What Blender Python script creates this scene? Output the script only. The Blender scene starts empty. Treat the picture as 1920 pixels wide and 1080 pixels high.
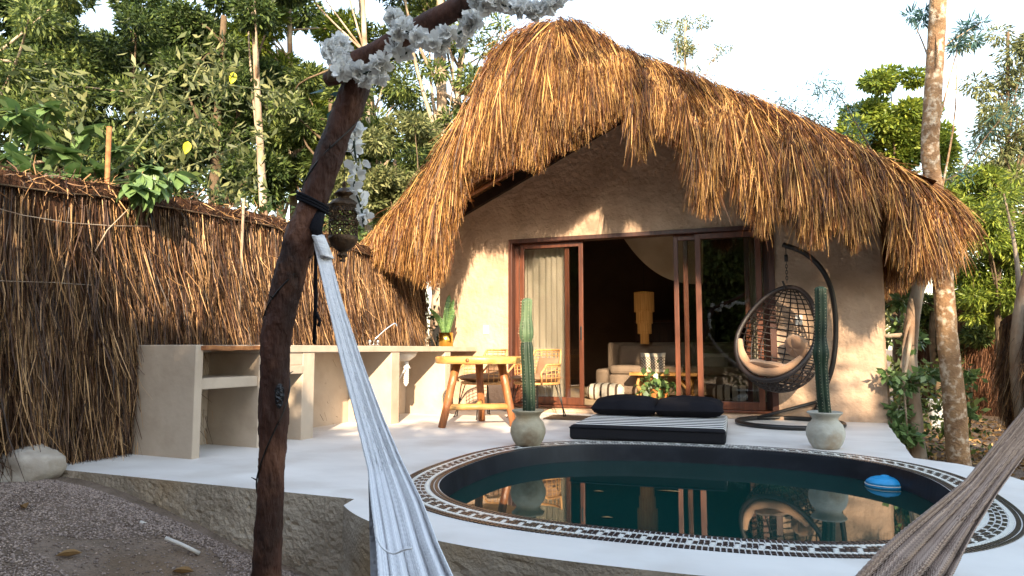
import bpy, bmesh, math, random
import numpy as np
from mathutils import Vector, Matrix, geometry, noise
from math import sin, cos, pi, radians, sqrt, atan2
random.seed(7); rng = np.random.default_rng(11)
scene = bpy.context.scene; COL = scene.collection
V = Vector
# ------------------------------------------------------------------ camera
F_PX = 1300.0; YAW = radians(20.8); PIT = radians(5.05); CAMP = V((0, 0, .85))
cd = bpy.data.cameras.new('camera'); cam = bpy.data.objects.new('camera', cd); COL.objects.link(cam)
cd.sensor_width = 36; cd.lens = 36*F_PX/1920; cd.clip_end = 3000; cd.clip_start = .02
cam.location = CAMP; cam.rotation_euler = (pi/2+PIT, 0, YAW); scene.camera = cam
# ------------------------------------------------------------------ sky, sun, exposure
SUN = V((-.42, 1.0, -.45)).normalized()        # travel direction of the light
w = bpy.data.worlds.new('World'); scene.world = w; w.use_nodes = True
nt = w.node_tree; sky = nt.nodes.new('ShaderNodeTexSky'); sky.sky_type = 'NISHITA'; sky.sun_disc = False
sky.sun_elevation = math.asin(-SUN.z); sky.sun_rotation = atan2(-SUN.x, -SUN.y)
sky.air_density = 1.5; sky.dust_density = .8; sky.ozone_density = 1.0
bg = nt.nodes['Background']; bg.inputs['Strength'].default_value = .15
hs = nt.nodes.new('ShaderNodeHueSaturation'); hs.inputs['Saturation'].default_value = .75; nt.links.new(sky.outputs[0], hs.inputs['Color']); nt.links.new(hs.outputs[0], bg.inputs[0])
sd = bpy.data.lights.new('sun', 'SUN'); sd.energy = 4.2; sd.angle = radians(.5); sd.color = (1, .80, .56)
sun = bpy.data.objects.new('sun', sd); COL.objects.link(sun)
sun.rotation_euler = SUN.to_track_quat('-Z', 'Y').to_euler(); sun.location = (5, -20, 15)
vs = scene.view_settings; vs.view_transform = 'Standard'; vs.look = 'None'; vs.exposure = 1.85; vs.gamma = 1; vs.use_curve_mapping = False
scene.cycles.max_bounces = 8; scene.cycles.transparent_max_bounces = 24; scene.cycles.sample_clamp_indirect = 6
# ------------------------------------------------------------------ measuring helpers (sight lines of the photograph -> metres)
_F = V((-sin(YAW)*cos(PIT), cos(YAW)*cos(PIT), sin(PIT))); _R = V((cos(YAW), sin(YAW), 0)); _U = _R.cross(_F)
def ray(x, y): return _F + _R*((x-960)/F_PX) + _U*((540-y)/F_PX)
def PZ(x, y, z=0.): d = ray(x, y); return CAMP + d*((z-CAMP.z)/d.z)
def PY(x, y, v): d = ray(x, y); return CAMP + d*(v/d.y)
def PD(x, y, D): return CAMP + ray(x, y)*D
# ------------------------------------------------------------------ materials
def mat(name, col, col2=None, rough=.7, scale=6, detail=4, bump=0, bscale=30, island=False, metallic=0, spec=.3,
        stretch=None, trans=0, wear=None, coat=0, var3=None, emit=0, sheen=0, bdist=.02, p3=.5):
    m = bpy.data.materials.new(name); m.use_nodes = True; n = m.node_tree.nodes; l = m.node_tree.links
    b = n['Principled BSDF']; b.inputs['Roughness'].default_value = rough; b.inputs['Metallic'].default_value = metallic
    b.inputs['Specular IOR Level'].default_value = spec; b.inputs['Coat Weight'].default_value = coat
    if sheen: b.inputs['Sheen Weight'].default_value = sheen
    col2 = col2 or tuple(c*.7 for c in col)
    tc = n.new('ShaderNodeTexCoord'); mp = n.new('ShaderNodeMapping'); l.new(tc.outputs['Object'], mp.inputs[0])
    if stretch: mp.inputs['Scale'].default_value = stretch
    nz = n.new('ShaderNodeTexNoise'); nz.inputs['Scale'].default_value = scale; nz.inputs['Detail'].default_value = detail
    l.new(mp.outputs[0], nz.inputs[0])
    r = n.new('ShaderNodeValToRGB'); r.color_ramp.elements[0].color = (*col2, 1); r.color_ramp.elements[1].color = (*col, 1)
    if island:
        g = n.new('ShaderNodeNewGeometry'); a = n.new('ShaderNodeMath'); a.operation = 'MULTIPLY_ADD'
        l.new(nz.outputs[0], a.inputs[0]); a.inputs[1].default_value = .5; s = n.new('ShaderNodeMath'); s.operation = 'MULTIPLY_ADD'
        l.new(g.outputs['Random Per Island'], s.inputs[0]); s.inputs[1].default_value = .9; s.inputs[2].default_value = -.2; l.new(s.outputs[0], a.inputs[2])
        r.color_ramp.elements[0].position = .0; r.color_ramp.elements[1].position = 1
        if var3: e = r.color_ramp.elements.new(p3); e.color = (*var3, 1)
        l.new(a.outputs[0], r.inputs[0])
    else:
        r.color_ramp.elements[0].position = .3; r.color_ramp.elements[1].position = .7
        if var3: e = r.color_ramp.elements.new(.5); e.color = (*var3, 1)
        l.new(nz.outputs[0], r.inputs[0])
    out = r.outputs[0]
    if wear:                                           # second, blotchy layer of dirt
        wc, ws, wa = wear; n2 = n.new('ShaderNodeTexNoise'); n2.inputs['Scale'].default_value = ws; n2.inputs['Detail'].default_value = 7
        l.new(tc.outputs['Object'], n2.inputs[0]); r2 = n.new('ShaderNodeValToRGB')
        r2.color_ramp.elements[0].position = .5; r2.color_ramp.elements[1].position = .66
        r2.color_ramp.elements[0].color = (0, 0, 0, 1); r2.color_ramp.elements[1].color = (wa, wa, wa, 1)
        l.new(n2.outputs[0], r2.inputs[0]); mx = n.new('ShaderNodeMix'); mx.data_type = 'RGBA'
        l.new(r2.outputs[0], mx.inputs[0]); l.new(out, mx.inputs[6]); mx.inputs[7].default_value = (*wc, 1); out = mx.outputs[2]
    l.new(out, b.inputs['Base Color'])
    if bump:
        n3 = n.new('ShaderNodeTexNoise'); n3.inputs['Scale'].default_value = bscale; n3.inputs['Detail'].default_value = 6
        l.new(mp.outputs[0], n3.inputs[0]); bp = n.new('ShaderNodeBump'); bp.inputs['Strength'].default_value = bump
        bp.inputs['Distance'].default_value = bdist; l.new(n3.outputs[0], bp.inputs['Height']); l.new(bp.outputs[0], b.inputs['Normal'])
    if trans:
        t = n.new('ShaderNodeBsdfTranslucent'); l.new(out, t.inputs[0]); ms = n.new('ShaderNodeMixShader'); ms.inputs[0].default_value = trans
        l.new(b.outputs[0], ms.inputs[1]); l.new(t.outputs[0], ms.inputs[2]); l.new(ms.outputs[0], n['Material Output'].inputs[0])
    if emit:
        b.inputs['Emission Strength'].default_value = emit; l.new(out, b.inputs['Emission Color'])
    return m
M = {}
M['plaster_wall'] = mat('tan_hand_plaster', (.54, .385, .275), (.41, .285, .20), .85, 2.6, 10, .7, 11, wear=((.33, .22, .145), 2.2, .6), bdist=.05)
M['counter'] = mat('beige_micro_cement', (.52, .43, .34), (.41, .33, .255), .75, 2.2, 8, .3, 12, wear=((.32, .24, .17), 3., .35), bdist=.02)
M['terrace'] = mat('white_polished_cement', (.78, .755, .72), (.64, .61, .58), .55, 1.3, 10, .2, 6, wear=((.52, .47, .42), 1.8, .5), stretch=(1, 1.6, 1))
M['rough_side'] = mat('rough_concrete', (.40, .335, .26), (.25, .205, .155), .95, 3, 10, .55, 60, wear=((.33, .2, .07), 1.1, .6), bdist=.025)
M['gravel_bed'] = mat('gravel_bed', (.27, .20, .155), (.14, .10, .07), .95, 5, 10, 1, 60, wear=((.20, .12, .06), .8, .8), bdist=.03)
M['pebble'] = mat('pinkish_pebble', (.42, .32, .26), (.12, .08, .06), .9, 9, 2, island=True, var3=(.24, .185, .16))
M['litter'] = mat('dry_leaf', (.42, .27, .11), (.07, .035, .015), .8, 9, 2, island=True, var3=(.24, .14, .06))
M['thatch'] = mat('palm_thatch', (.66, .38, .125), (.018, .006, .003), .5, 2.2, 4, island=True, var3=(.15, .052, .012), spec=.3, p3=.56)
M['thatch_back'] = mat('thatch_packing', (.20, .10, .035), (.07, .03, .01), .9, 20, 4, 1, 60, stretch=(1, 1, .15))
M['twig'] = mat('reddish_brush_twig', (.62, .37, .17), (.012, .005, .003), .5, 2.5, 3, island=True, var3=(.095, .042, .019), spec=.35, p3=.62)
M['twig_dark'] = mat('rust_brush_twig', (.26, .12, .06), (.05, .02, .01), .7, 3, 3, island=True)
M['twig_back'] = mat('brush_packing', (.09, .04, .02), (.02, .009, .005), .95, 25, 4, 1, 60, stretch=(1, 1, .1))
M['dark_board'] = mat('dark_stained_board', (.035, .02, .013), (.018, .01, .007), .6, 6, 4, .2)
M['door_wood'] = mat('mahogany_door_wood', (.15, .046, .020), (.065, .019, .009), .35, 4, 6, .15, 40, stretch=(6, 6, .5), spec=.5)
M['door_dark'] = mat('dark_mahogany', (.085, .028, .016), (.04, .013, .008), .4, 4, 6, .15, 40, stretch=(6, 6, .5), spec=.5)
M['table_wood'] = mat('honey_coloured_slab', (.72, .42, .13), (.42, .2, .05), .35, 3, 8, .15, 30, stretch=(1, 6, 6), spec=.5)
M['log_wood'] = mat('varnished_log', (.40, .16, .055), (.17, .055, .018), .35, 5, 6, .3, 25, stretch=(4, 4, .5), spec=.5)
M['stretcher_wood'] = mat('pale_peeled_stick', (.6, .36, .13), (.35, .17, .05), .4, 5, 5, .2)
M['plank'] = mat('orange_brown_plank', (.42, .19, .07), (.22, .08, .03), .5, 3, 7, .2, stretch=(8, .6, 8))
M['bark_red'] = mat('peeling_red_bark', (.085, .032, .020), (.012, .006, .005), .7, 6, 9, 1, 30, wear=((.19, .085, .05), 7, .5), stretch=(1.4, 1.4, .45), bdist=.02)
M['bark_pale'] = mat('pale_bark', (.48, .40, .31), (.22, .15, .10), .85, 3, 8, .7, 14, wear=((.22, .13, .08), 3, .8), stretch=(1.2, 1.2, .5))
M['bark_spot'] = mat('speckled_brown_bark', (.34, .21, .11), (.16, .09, .05), .9, 5, 9, 1, 30, wear=((.62, .52, .40), 14, .8), bdist=.02)
M['bark_dark'] = mat('dark_bark', (.16, .11, .07), (.05, .035, .02), .9, 5, 8, .8, 20)
M['black_metal'] = mat('black_metal', (.012, .011, .011), (.008, .007, .007), .4, 9, 2, spec=.5)
M['black_wicker'] = mat('dark_brown_wicker', (.018, .011, .010), (.008, .005, .005), .45, 60, 2, .3, 120, spec=.5)
M['tan_cushion'] = mat('tan_canvas', (.42, .25, .145), (.33, .19, .11), .9, 5, 4, .3, 200, sheen=.3)
M['seat_cushion'] = mat('brown_canvas', (.32, .19, .11), (.24, .14, .08), .9, 5, 4, .3, 200)
M['black_fabric'] = mat('black_velvet', (.012, .012, .016), (.006, .006, .009), .95, 6, 4, .3, 150, spec=.15)
M['rattan'] = mat('natural_rattan', (.60, .33, .12), (.34, .16, .05), .45, 30, 3, .2, spec=.5)
M['pot_grey'] = mat('weathered_grey_clay', (.50, .50, .44), (.34, .31, .25), .7, 5, 8, .4, 25, wear=((.26, .17, .09), 4, .7))
M['pot_beige'] = mat('weathered_beige_clay', (.46, .42, .32), (.28, .23, .15), .75, 5, 8, .4, 25, wear=((.18, .11, .06), 4, .8))
M['brass'] = mat('brushed_brass', (.80, .52, .12), (.66, .40, .08), .22, 12, 3, metallic=1)
M['cactus'] = mat('dark_cactus_skin', (.020, .042, .022), (.008, .019, .012), .5, 7, 5, .1)
M['cactus_new'] = mat('fresh_cactus_skin', (.12, .175, .09), (.04, .075, .038), .5, 7, 5, .1)
M['spine'] = mat('cactus_spine', (.62, .55, .38), rough=.6)
M['sansevieria'] = mat('snake_plant_leaf', (.20, .32, .11), (.05, .12, .05), .4, 14, 3, stretch=(1, 1, 5), trans=.1)
M['chrome'] = mat('chrome', (.8, .8, .8), (.75, .75, .75), .12, 5, 2, metallic=1)
M['white_plastic'] = mat('white_plastic', (.78, .76, .72), (.7, .68, .64), .4, 5, 2)
M['sofa'] = mat('beige_sofa_fabric', (.25, .185, .135), (.19, .14, .10), .9, 4, 4, .3, 200)
M['interior'] = mat('dark_brown_interior_wall', (.10, .065, .045), (.07, .045, .03), .9, 2, 5, .3)  # the gloom of the room is put into this dark brown
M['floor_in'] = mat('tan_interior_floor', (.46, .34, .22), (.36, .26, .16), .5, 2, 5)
M['curtain'] = mat('off_white_curtain', (.86, .84, .78), (.74, .72, .66), .9, 3, 4, trans=.25)
M['net'] = mat('cream_cotton_canopy', (.52, .42, .30), (.42, .33, .23), .9, 3, 4, trans=.2)
M['lampshade'] = mat('amber_string_fringe', (.70, .36, .10), (.45, .19, .04), .7, 60, 2, stretch=(1, 1, .05), emit=.03, trans=.2)
M['flower'] = mat('white_silk_petal', (.93, .92, .90), (.80, .80, .78), .7, 20, 2, island=True, trans=.25)
M['lantern'] = mat('aged_bronze', (.15, .09, .05), (.045, .03, .022), .5, 25, 5, .4, 60, metallic=.6)
M['hammock_white'] = mat('white_cotton_string', (.88, .87, .88), (.66, .65, .67), .9, 40, 3, .3, 300, island=True)
M['hammock_tan'] = mat('brownish_cotton_string', (.52, .38, .30), (.19, .13, .10), .9, 14, 4, .3, 300, island=True)
M['hammock_cloth'] = mat('grey_white_cotton_cloth', (.46, .45, .46), (.34, .33, .345), .95, 5, 5, .6, 60)  # grey flap cloth; also darkened to suggest shade between the net cords
M['rock'] = mat('limestone', (.55, .50, .44), (.33, .27, .21), .9, 3, 9, .8, 12, wear=((.25, .2, .16), 5, .6))
M['white_pipe'] = mat('dusty_white_pipe', (.68, .64, .58), (.5, .45, .4), .6, 8, 4)
M['blue'] = mat('sky_blue_plastic', (.025, .33, .66), (.02, .28, .58), .35, 8, 2, spec=.5)
M['tile_dark'] = mat('dark_brown_mosaic', (.035, .026, .026), (.010, .009, .012), .3, 40, 3, island=False, spec=.5)
M['tile_white'] = mat('white_mosaic', (.78, .78, .74), (.68, .68, .64), .3, 40, 3, spec=.5)
M['basin'] = mat('navy_pool_plaster', (.007, .010, .017), (.003, .005, .009), .5, 4, 6, wear=((.016, .02, .028), 6, .5))
M['mat_rug'] = mat('brown_woven_mat', (.14, .09, .055), (.06, .04, .025), .95, 60, 3, .5, 120)
M['screw'] = mat('grey_metal', (.3, .3, .3), rough=.4, metallic=.8)
M['soil'] = mat('potting_soil', (.05, .035, .02), rough=.95)
def leafmat(name, c1, c2, c3, tr=.3, rough=.5, spec=.35): return mat(name, c1, c2, rough, 1.2, 2, island=True, var3=c3, trans=tr, spec=spec)
M['leaf_dark'] = leafmat('dark_green_leaf', (.14, .19, .05), (.012, .026, .010), (.050, .085, .024))
M['leaf_mid'] = leafmat('mid_green_leaf', (.24, .28, .075), (.022, .042, .016), (.095, .14, .036))
M['leaf_yellow'] = leafmat('yellow_green_leaf', (.32, .36, .05), (.06, .10, .016), (.16, .22, .032))
M['leaf_olive'] = leafmat('olive_leaf', (.30, .30, .13), (.06, .08, .03), (.16, .18, .07))
M['leaf_blue'] = leafmat('blue_green_leaf', (.09, .19, .17), (.02, .06, .06), (.05, .12, .11))
M['leaf_broad'] = leafmat('glossy_broad_leaf', (.27, .38, .15), (.06, .12, .04), (.14, .23, .08), .25, .35, .5)
M['leaf_lemon'] = leafmat('lemon_leaf', (.70, .66, .03), (.5, .5, .03), (.6, .58, .03), .35, .5)
def stripes(name, axis, freq, off, duty, wht=(.82, .8, .76), blk=(.012, .012, .015), lo=None):
    m = mat(name, blk, blk, .9, 30, 2, .3, 150, spec=.2); n = m.node_tree.nodes; l = m.node_tree.links
    tc = n.new('ShaderNodeTexCoord'); sp = n.new('ShaderNodeSeparateXYZ'); l.new(tc.outputs['Object'], sp.inputs[0])
    a = n.new('ShaderNodeMath'); a.operation = 'MULTIPLY_ADD'; l.new(sp.outputs[axis], a.inputs[0]); a.inputs[1].default_value = freq; a.inputs[2].default_value = off
    f = n.new('ShaderNodeMath'); f.operation = 'FRACT'; l.new(a.outputs[0], f.inputs[0])
    g = n.new('ShaderNodeMath'); g.operation = 'LESS_THAN'; l.new(f.outputs[0], g.inputs[0]); g.inputs[1].default_value = duty; o = g.outputs[0]
    if lo is not None:
        for ax, op, val in lo:
            h = n.new('ShaderNodeMath'); h.operation = op; l.new(sp.outputs[ax], h.inputs[0]); h.inputs[1].default_value = val
            k = n.new('ShaderNodeMath'); k.operation = 'MULTIPLY'; l.new(o, k.inputs[0]); l.new(h.outputs[0], k.inputs[1]); o = k.outputs[0]
    mx = n.new('ShaderNodeMix'); mx.data_type = 'RGBA'; l.new(o, mx.inputs[0]); mx.inputs[6].default_value = (*blk, 1); mx.inputs[7].default_value = (*wht, 1)
    l.new(mx.outputs[2], n['Principled BSDF'].inputs['Base Color']); return m
M['mattress'] = stripes('black_canvas_white_stripes', 1, 6.4, .3, .5, lo=[(1, 'GREATER_THAN', .12), (2, 'GREATER_THAN', .075)])
M['pouf'] = stripes('cream_fabric_brown_stripes', 0, 9., .3, .30, wht=(.10, .07, .05), blk=(.66, .60, .50))
def lattice_mat():
    m = mat('cream_fabric_brown_lattice', (.66, .6, .5), (.6, .54, .45), .9, 30, 2, .3, 150); n = m.node_tree.nodes; l = m.node_tree.links
    tc = n.new('ShaderNodeTexCoord'); sp = n.new('ShaderNodeSeparateXYZ'); l.new(tc.outputs['Object'], sp.inputs[0]); outs = []
    for s in (1, -1):
        a = n.new('ShaderNodeMath'); a.operation = 'MULTIPLY_ADD'; l.new(sp.outputs[0], a.inputs[0]); a.inputs[1].default_value = s; l.new(sp.outputs[2], a.inputs[2])
        b = n.new('ShaderNodeMath'); b.operation = 'MULTIPLY'; l.new(a.outputs[0], b.inputs[0]); b.inputs[1].default_value = 22
        f = n.new('ShaderNodeMath'); f.operation = 'FRACT'; l.new(b.outputs[0], f.inputs[0])
        g = n.new('ShaderNodeMath'); g.operation = 'LESS_THAN'; l.new(f.outputs[0], g.inputs[0]); g.inputs[1].default_value = .28; outs.append(g.outputs[0])
    k = n.new('ShaderNodeMath'); k.operation = 'MAXIMUM'; l.new(outs[0], k.inputs[0]); l.new(outs[1], k.inputs[1])
    h = n.new('ShaderNodeMath'); h.operation = 'ABSOLUTE'; l.new(sp.outputs[2], h.inputs[0])
    h2 = n.new('ShaderNodeMath'); h2.operation = 'LESS_THAN'; l.new(h.outputs[0], h2.inputs[0]); h2.inputs[1].default_value = .10
    k2 = n.new('ShaderNodeMath'); k2.operation = 'MULTIPLY'; l.new(k.outputs[0], k2.inputs[0]); l.new(h2.outputs[0], k2.inputs[1])
    mx = n.new('ShaderNodeMix'); mx.data_type = 'RGBA'; l.new(k2.outputs[0], mx.inputs[0]); mx.inputs[6].default_value = (.66, .6, .5, 1); mx.inputs[7].default_value = (.09, .07, .06, 1)
    l.new(mx.outputs[2], n['Principled BSDF'].inputs['Base Color']); return m
M['lattice'] = lattice_mat()
def glass_mat():
    m = bpy.data.materials.new('window_glass'); m.use_nodes = True; n = m.node_tree.nodes; l = m.node_tree.links; n.remove(n['Principled BSDF'])
    g = n.new('ShaderNodeBsdfGlossy'); g.inputs['Roughness'].default_value = .015; t = n.new('ShaderNodeBsdfTransparent'); t.inputs[0].default_value = (.90, .89, .87, 1)
    fr = n.new('ShaderNodeFresnel'); fr.inputs[0].default_value = 1.55; ms = n.new('ShaderNodeMixShader'); l.new(fr.outputs[0], ms.inputs[0])
    l.new(t.outputs[0], ms.inputs[1]); l.new(g.outputs[0], ms.inputs[2]); l.new(ms.outputs[0], n['Material Output'].inputs[0]); return m
M['glass'] = glass_mat()
def water_mat():
    m = mat('dark_teal_water', (.004, .034, .030), (.003, .026, .024), .02, .6, 2, .05, 2.2, spec=.6, bdist=.01); b = m.node_tree.nodes['Principled BSDF']; b.inputs['IOR'].default_value = 1.33; b.inputs['Specular IOR Level'].default_value = .5; return m
M['water'] = water_mat()
# ------------------------------------------------------------------ object helpers
def tag(o, label=None, cat=None, group=None, kind=None):
    if label: o['label'] = label
    if cat: o['category'] = cat
    if group: o['group'] = group
    if kind: o['kind'] = kind
    return o
def empty(name, loc=(0, 0, 0), rz=0, **k):
    o = bpy.data.objects.new(name, None); COL.objects.link(o); o.location = loc; o.rotation_euler = (0, 0, rz); o.empty_display_size = .1
    return tag(o, **k)
class MB:
    def __init__(s): s.v = []; s.f = []
    def add(s, vs, fs):
        b = len(s.v); s.v += [tuple(v) for v in vs]; s.f += [tuple(b+i for i in f) for f in fs]; return s
    def box(s, x0, x1, y0, y1, z0, z1, rz=0, c=None, bev=0):
        P = [(x0, y0, z0), (x1, y0, z0), (x1, y1, z0), (x0, y1, z0), (x0, y0, z1), (x1, y0, z1), (x1, y1, z1), (x0, y1, z1)]
        if rz:
            c = c or ((x0+x1)/2, (y0+y1)/2); P = [(c[0]+(p[0]-c[0])*cos(rz)-(p[1]-c[1])*sin(rz), c[1]+(p[0]-c[0])*sin(rz)+(p[1]-c[1])*cos(rz), p[2]) for p in P]
        return s.add(P, [(0, 3, 2, 1), (4, 5, 6, 7), (0, 1, 5, 4), (1, 2, 6, 5), (2, 3, 7, 6), (3, 0, 4, 7)])
    def tube(s, pts, r, n=8, closed=False, caps=True, jit=0):
        pts = [V(p) for p in pts]; N = len(pts); rr = r if hasattr(r, '__len__') else [r]*N
        b = len(s.v); up = None
        for i, p in enumerate(pts):
            a = pts[i-1] if (i > 0 or closed) else p; c = pts[(i+1) % N] if (i < N-1 or closed) else p
            t = (c-a).normalized()
            if up is None: up = V((0, 0, 1)) if abs(t.z) < .9 else V((1, 0, 0))
            sx = up.cross(t)
            if sx.length < 1e-5: sx = V((1, 0, 0)).cross(t)
            sx.normalize(); up = t.cross(sx)
            for k in range(n):
                q = 2*pi*k/n; R_ = rr[i]*(1+(random.uniform(-jit, jit) if jit else 0)); s.v.append(tuple(p+sx*(cos(q)*R_)+up*(sin(q)*R_)))
        for i in range(N if closed else N-1):
            j = (i+1) % N
            for k in range(n):
                m = (k+1) % n; s.f.append((b+i*n+k, b+i*n+m, b+j*n+m, b+j*n+k))
        if caps and not closed: s.f.append(tuple(b+k for k in reversed(range(n)))); s.f.append(tuple(b+(N-1)*n+k for k in range(n)))
        return s
    def lathe(s, prof, n=32, c=(0, 0, 0), jit=0):
        b = len(s.v); c = V(c)
        for r, z in prof:
            for k in range(n): q = 2*pi*k/n; rr = r*(1+random.uniform(-jit, jit)) if jit else r; s.v.append((c.x+rr*cos(q), c.y+rr*sin(q), c.z+z))
        for i in range(len(prof)-1):
            for k in range(n): m = (k+1) % n; s.f.append((b+i*n+k, b+i*n+m, b+(i+1)*n+m, b+(i+1)*n+k))
        s.f.append(tuple(b+k for k in reversed(range(n)))); s.f.append(tuple(b+(len(prof)-1)*n+k for k in range(n)))
        return s
    def grid(s, fn, nu, nv, cu=False):
        b = len(s.v)
        for i in range(nu+1):
            for j in range(nv+1): s.v.append(tuple(fn(i/nu, j/nv)))
        for i in range(nu):
            for j in range(nv): a = b+i*(nv+1)+j; s.f.append((a, a+nv+1, a+nv+2, a+1))
        return s
    def mesh(s, name, m, smooth=False):
        me = bpy.data.meshes.new(name); me.from_pydata(s.v, [], s.f); me.materials.append(m)
        if smooth: me.shade_smooth()
        me.update(); return me
    def build(s, name, m, parent=None, smooth=False, bev=0, sub=0, loc=None, solid=0):
        o = bpy.data.objects.new(name, s.mesh(name, m, smooth)); COL.objects.link(o)
        if parent: o.parent = parent
        if loc is not None: o.location = loc
        if solid: md = o.modifiers.new('thick', 'SOLIDIFY'); md.thickness = solid; md.offset = 0
        if bev: md = o.modifiers.new('bevel', 'BEVEL'); md.width = bev; md.segments = 2; md.limit_method = 'ANGLE'
        if sub: md = o.modifiers.new('sub', 'SUBSURF'); md.levels = sub; md.render_levels = sub
        return o
def np_obj(name, v, f, m, parent=None, smooth=False):
    me = bpy.data.meshes.new(name); v = np.asarray(v, np.float32); f = np.asarray(f, np.int32); k = f.shape[1]
    me.vertices.add(len(v)); me.vertices.foreach_set('co', v.ravel()); me.loops.add(f.size); me.loops.foreach_set('vertex_index', f.ravel())
    me.polygons.add(len(f)); me.polygons.foreach_set('loop_start', np.arange(0, f.size, k, dtype=np.int32))
    me.update(calc_edges=True); me.materials.append(m)
    if smooth: me.shade_smooth()
    o = bpy.data.objects.new(name, me); COL.objects.link(o)
    if parent: o.parent = parent
    return o
def norm(a): return a/np.maximum(np.linalg.norm(a, axis=1, keepdims=True), 1e-9)
def strands(root, d, L, W, segs=3, bend=None, wob=.0):
    """flat tapering blades; arrays of roots, directions, lengths and widths"""
    N = len(root); d = norm(d); side = norm(np.cross(d, rng.normal(size=(N, 3))))
    bend = np.zeros((N, 3)) if bend is None else bend
    t = np.linspace(0, 1, segs+1); P = root[:, None]+d[:, None]*(L[:, None]*t)[..., None]+bend[:, None]*(t**2)[None, :, None]*L[:, None, None]
    if wob: P[:, 1:] += rng.normal(size=(N, segs, 3))*wob
    wd = (W[:, None]*np.where(t > .99, .35, 1.))[..., None]*.5
    A = P-side[:, None]*wd; B = P+side[:, None]*wd
    v = np.stack([A, B], 2).reshape(-1, 3); base = (np.arange(N)*(segs+1)*2)[:, None]+np.arange(segs)*2
    f = np.stack([base, base+1, base+3, base+2], -1).reshape(-1, 4); return v, f
def leaves(c, L, asp=.38, droop=.3, dirs=None, fold=False):
    """rhombic leaves at the points c"""
    N = len(c); d = rng.normal(size=(N, 3)) if dirs is None else dirs+rng.normal(size=(N, 3))*.45
    d[:, 2] -= droop; d = norm(d); s = norm(np.cross(d, rng.normal(size=(N, 3))+np.array([0, 0, 1.2]))); L = L*rng.uniform(.6, 1.3, N); Lc = L[:, None]
    nn = np.cross(d, s)
    v = np.stack([c, c+d*Lc*.45+s*Lc*asp*.5+nn*Lc*.05, c+d*Lc-nn*Lc*.08, c+d*Lc*.45-s*Lc*asp*.5+nn*Lc*.05], 1).reshape(-1, 3)
    return v, (np.arange(N)*4)[:, None]+np.arange(4)
def merge(parts):
    vs, fs, b = [], [], 0
    for v, f in parts: vs.append(v); fs.append(f+b); b += len(v)
    return np.concatenate(vs), np.concatenate(fs)
def nz(x, y=0, z=0): return noise.noise(V((x, y, z)))
def interp(x, pts):
    X = [p[0] for p in pts]; return [float(np.interp(x, X, [p[k] for p in pts])) for k in range(1, len(pts[0]))]
def smooth_line(pts, n):
    """Catmull-Rom through pts"""
    pts = [V(p) for p in pts]; Q = [pts[0]*2-pts[1]]+pts+[pts[-1]*2-pts[-2]]; out = []; segs = len(pts)-1
    for i in range(n):
        u = i/(n-1)*segs; k = min(int(u), segs-1); t = u-k; a, b, c, d = Q[k:k+4]
        out.append(.5*((2*b)+(c-a)*t+(2*a-5*b+4*c-d)*t*t+(3*b-a-3*c+d)*t**3))
    return out
def copy_tree(o, parent=None):
    c = o.copy(); COL.objects.link(c); c.parent = parent
    for ch in [x for x in scene_children.get(o.name, [])]: copy_tree(ch, c)
    return c
scene_children = {}
def index_children():
    scene_children.clear()
    for o in bpy.data.objects:
        if o.parent: scene_children.setdefault(o.parent.name, []).append(o)

# ================================================================== GROUND
def gz(x, y):
    t = min(1, max(0, (-2.1-x)/2.7)); z = -.5+.46*t*t*(3-2*t)
    if x > -2.1: z += .08*min(1, max(0, (x-1)/2))
    z += .02*nz(x*1.3, y*1.3)
    if y > 12 or x > 8 or x < -8: z += .0
    return z
b = MB(); xs = np.concatenate([[-900, -200, -60, -25, -12], np.linspace(-8, 8, 81), [12, 25, 60, 200, 900]])
ys = np.concatenate([[-900, -200, -60, -25, -12, -6], np.linspace(-3, 16, 90), [22, 40, 90, 300, 1200]])
for x in xs:
    for y in ys: b.v.append((x, y, gz(x, y)))
n = len(ys)
for i in range(len(xs)-1):
    for j in range(n-1): b.f.append((i*n+j, (i+1)*n+j, (i+1)*n+j+1, i*n+j+1))
tag(b.build('ground', M['gravel_bed'], smooth=True), 'gravelly brown earth around the raised terrace', kind='structure')
# gravel: loose pebbles in front of the terrace
N = 90000; gx = rng.uniform(-5.6, -1.2, N); gy = rng.uniform(1.2, 3.42, N)
gx2 = rng.uniform(-4.9, -2.2, 5000); gy2 = 3.42-np.abs(rng.normal(size=5000))*.13; gx = np.r_[gx, gx2]; gy = np.r_[gy, gy2]; N = len(gx)
keep = np.array([nz(a*1.1, c*1.6, 5) > -.22 or c > 3.3 for a, c in zip(gx, gy)]) | (rng.random(N) < .12); gx, gy = gx[keep], gy[keep]; N = len(gx)
octa = np.array([[1, 0, 0], [0, 1, 0], [-1, 0, 0], [0, -1, 0], [0, 0, 1], [0, 0, -1]], float)
of = np.array([[0, 1, 4], [1, 2, 4], [2, 3, 4], [3, 0, 4], [1, 0, 5], [2, 1, 5], [3, 2, 5], [0, 3, 5]])
sz = rng.uniform(.003, .0095, (N, 1, 1)); ang = rng.uniform(0, 2*pi, N); base = octa[None]*(1+rng.uniform(-.35, .35, (N, 6, 1)))*np.array([1.3, .9, .7])
ca, sa = np.cos(ang)[:, None], np.sin(ang)[:, None]; pv = np.stack([base[..., 0]*ca-base[..., 1]*sa, base[..., 0]*sa+base[..., 1]*ca, base[..., 2]], -1)*sz
cen = np.stack([gx, gy, [gz(a, c)+.003 for a, c in zip(gx, gy)]], 1); pv += cen[:, None]
tag(np_obj('gravel', pv.reshape(-1, 3), ((np.arange(N)*6)[:, None, None]+of[None]).reshape(-1, 3), M['pebble']), 'pinkish grey gravel lying before the terrace edge', 'gravel', kind='stuff')
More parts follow.
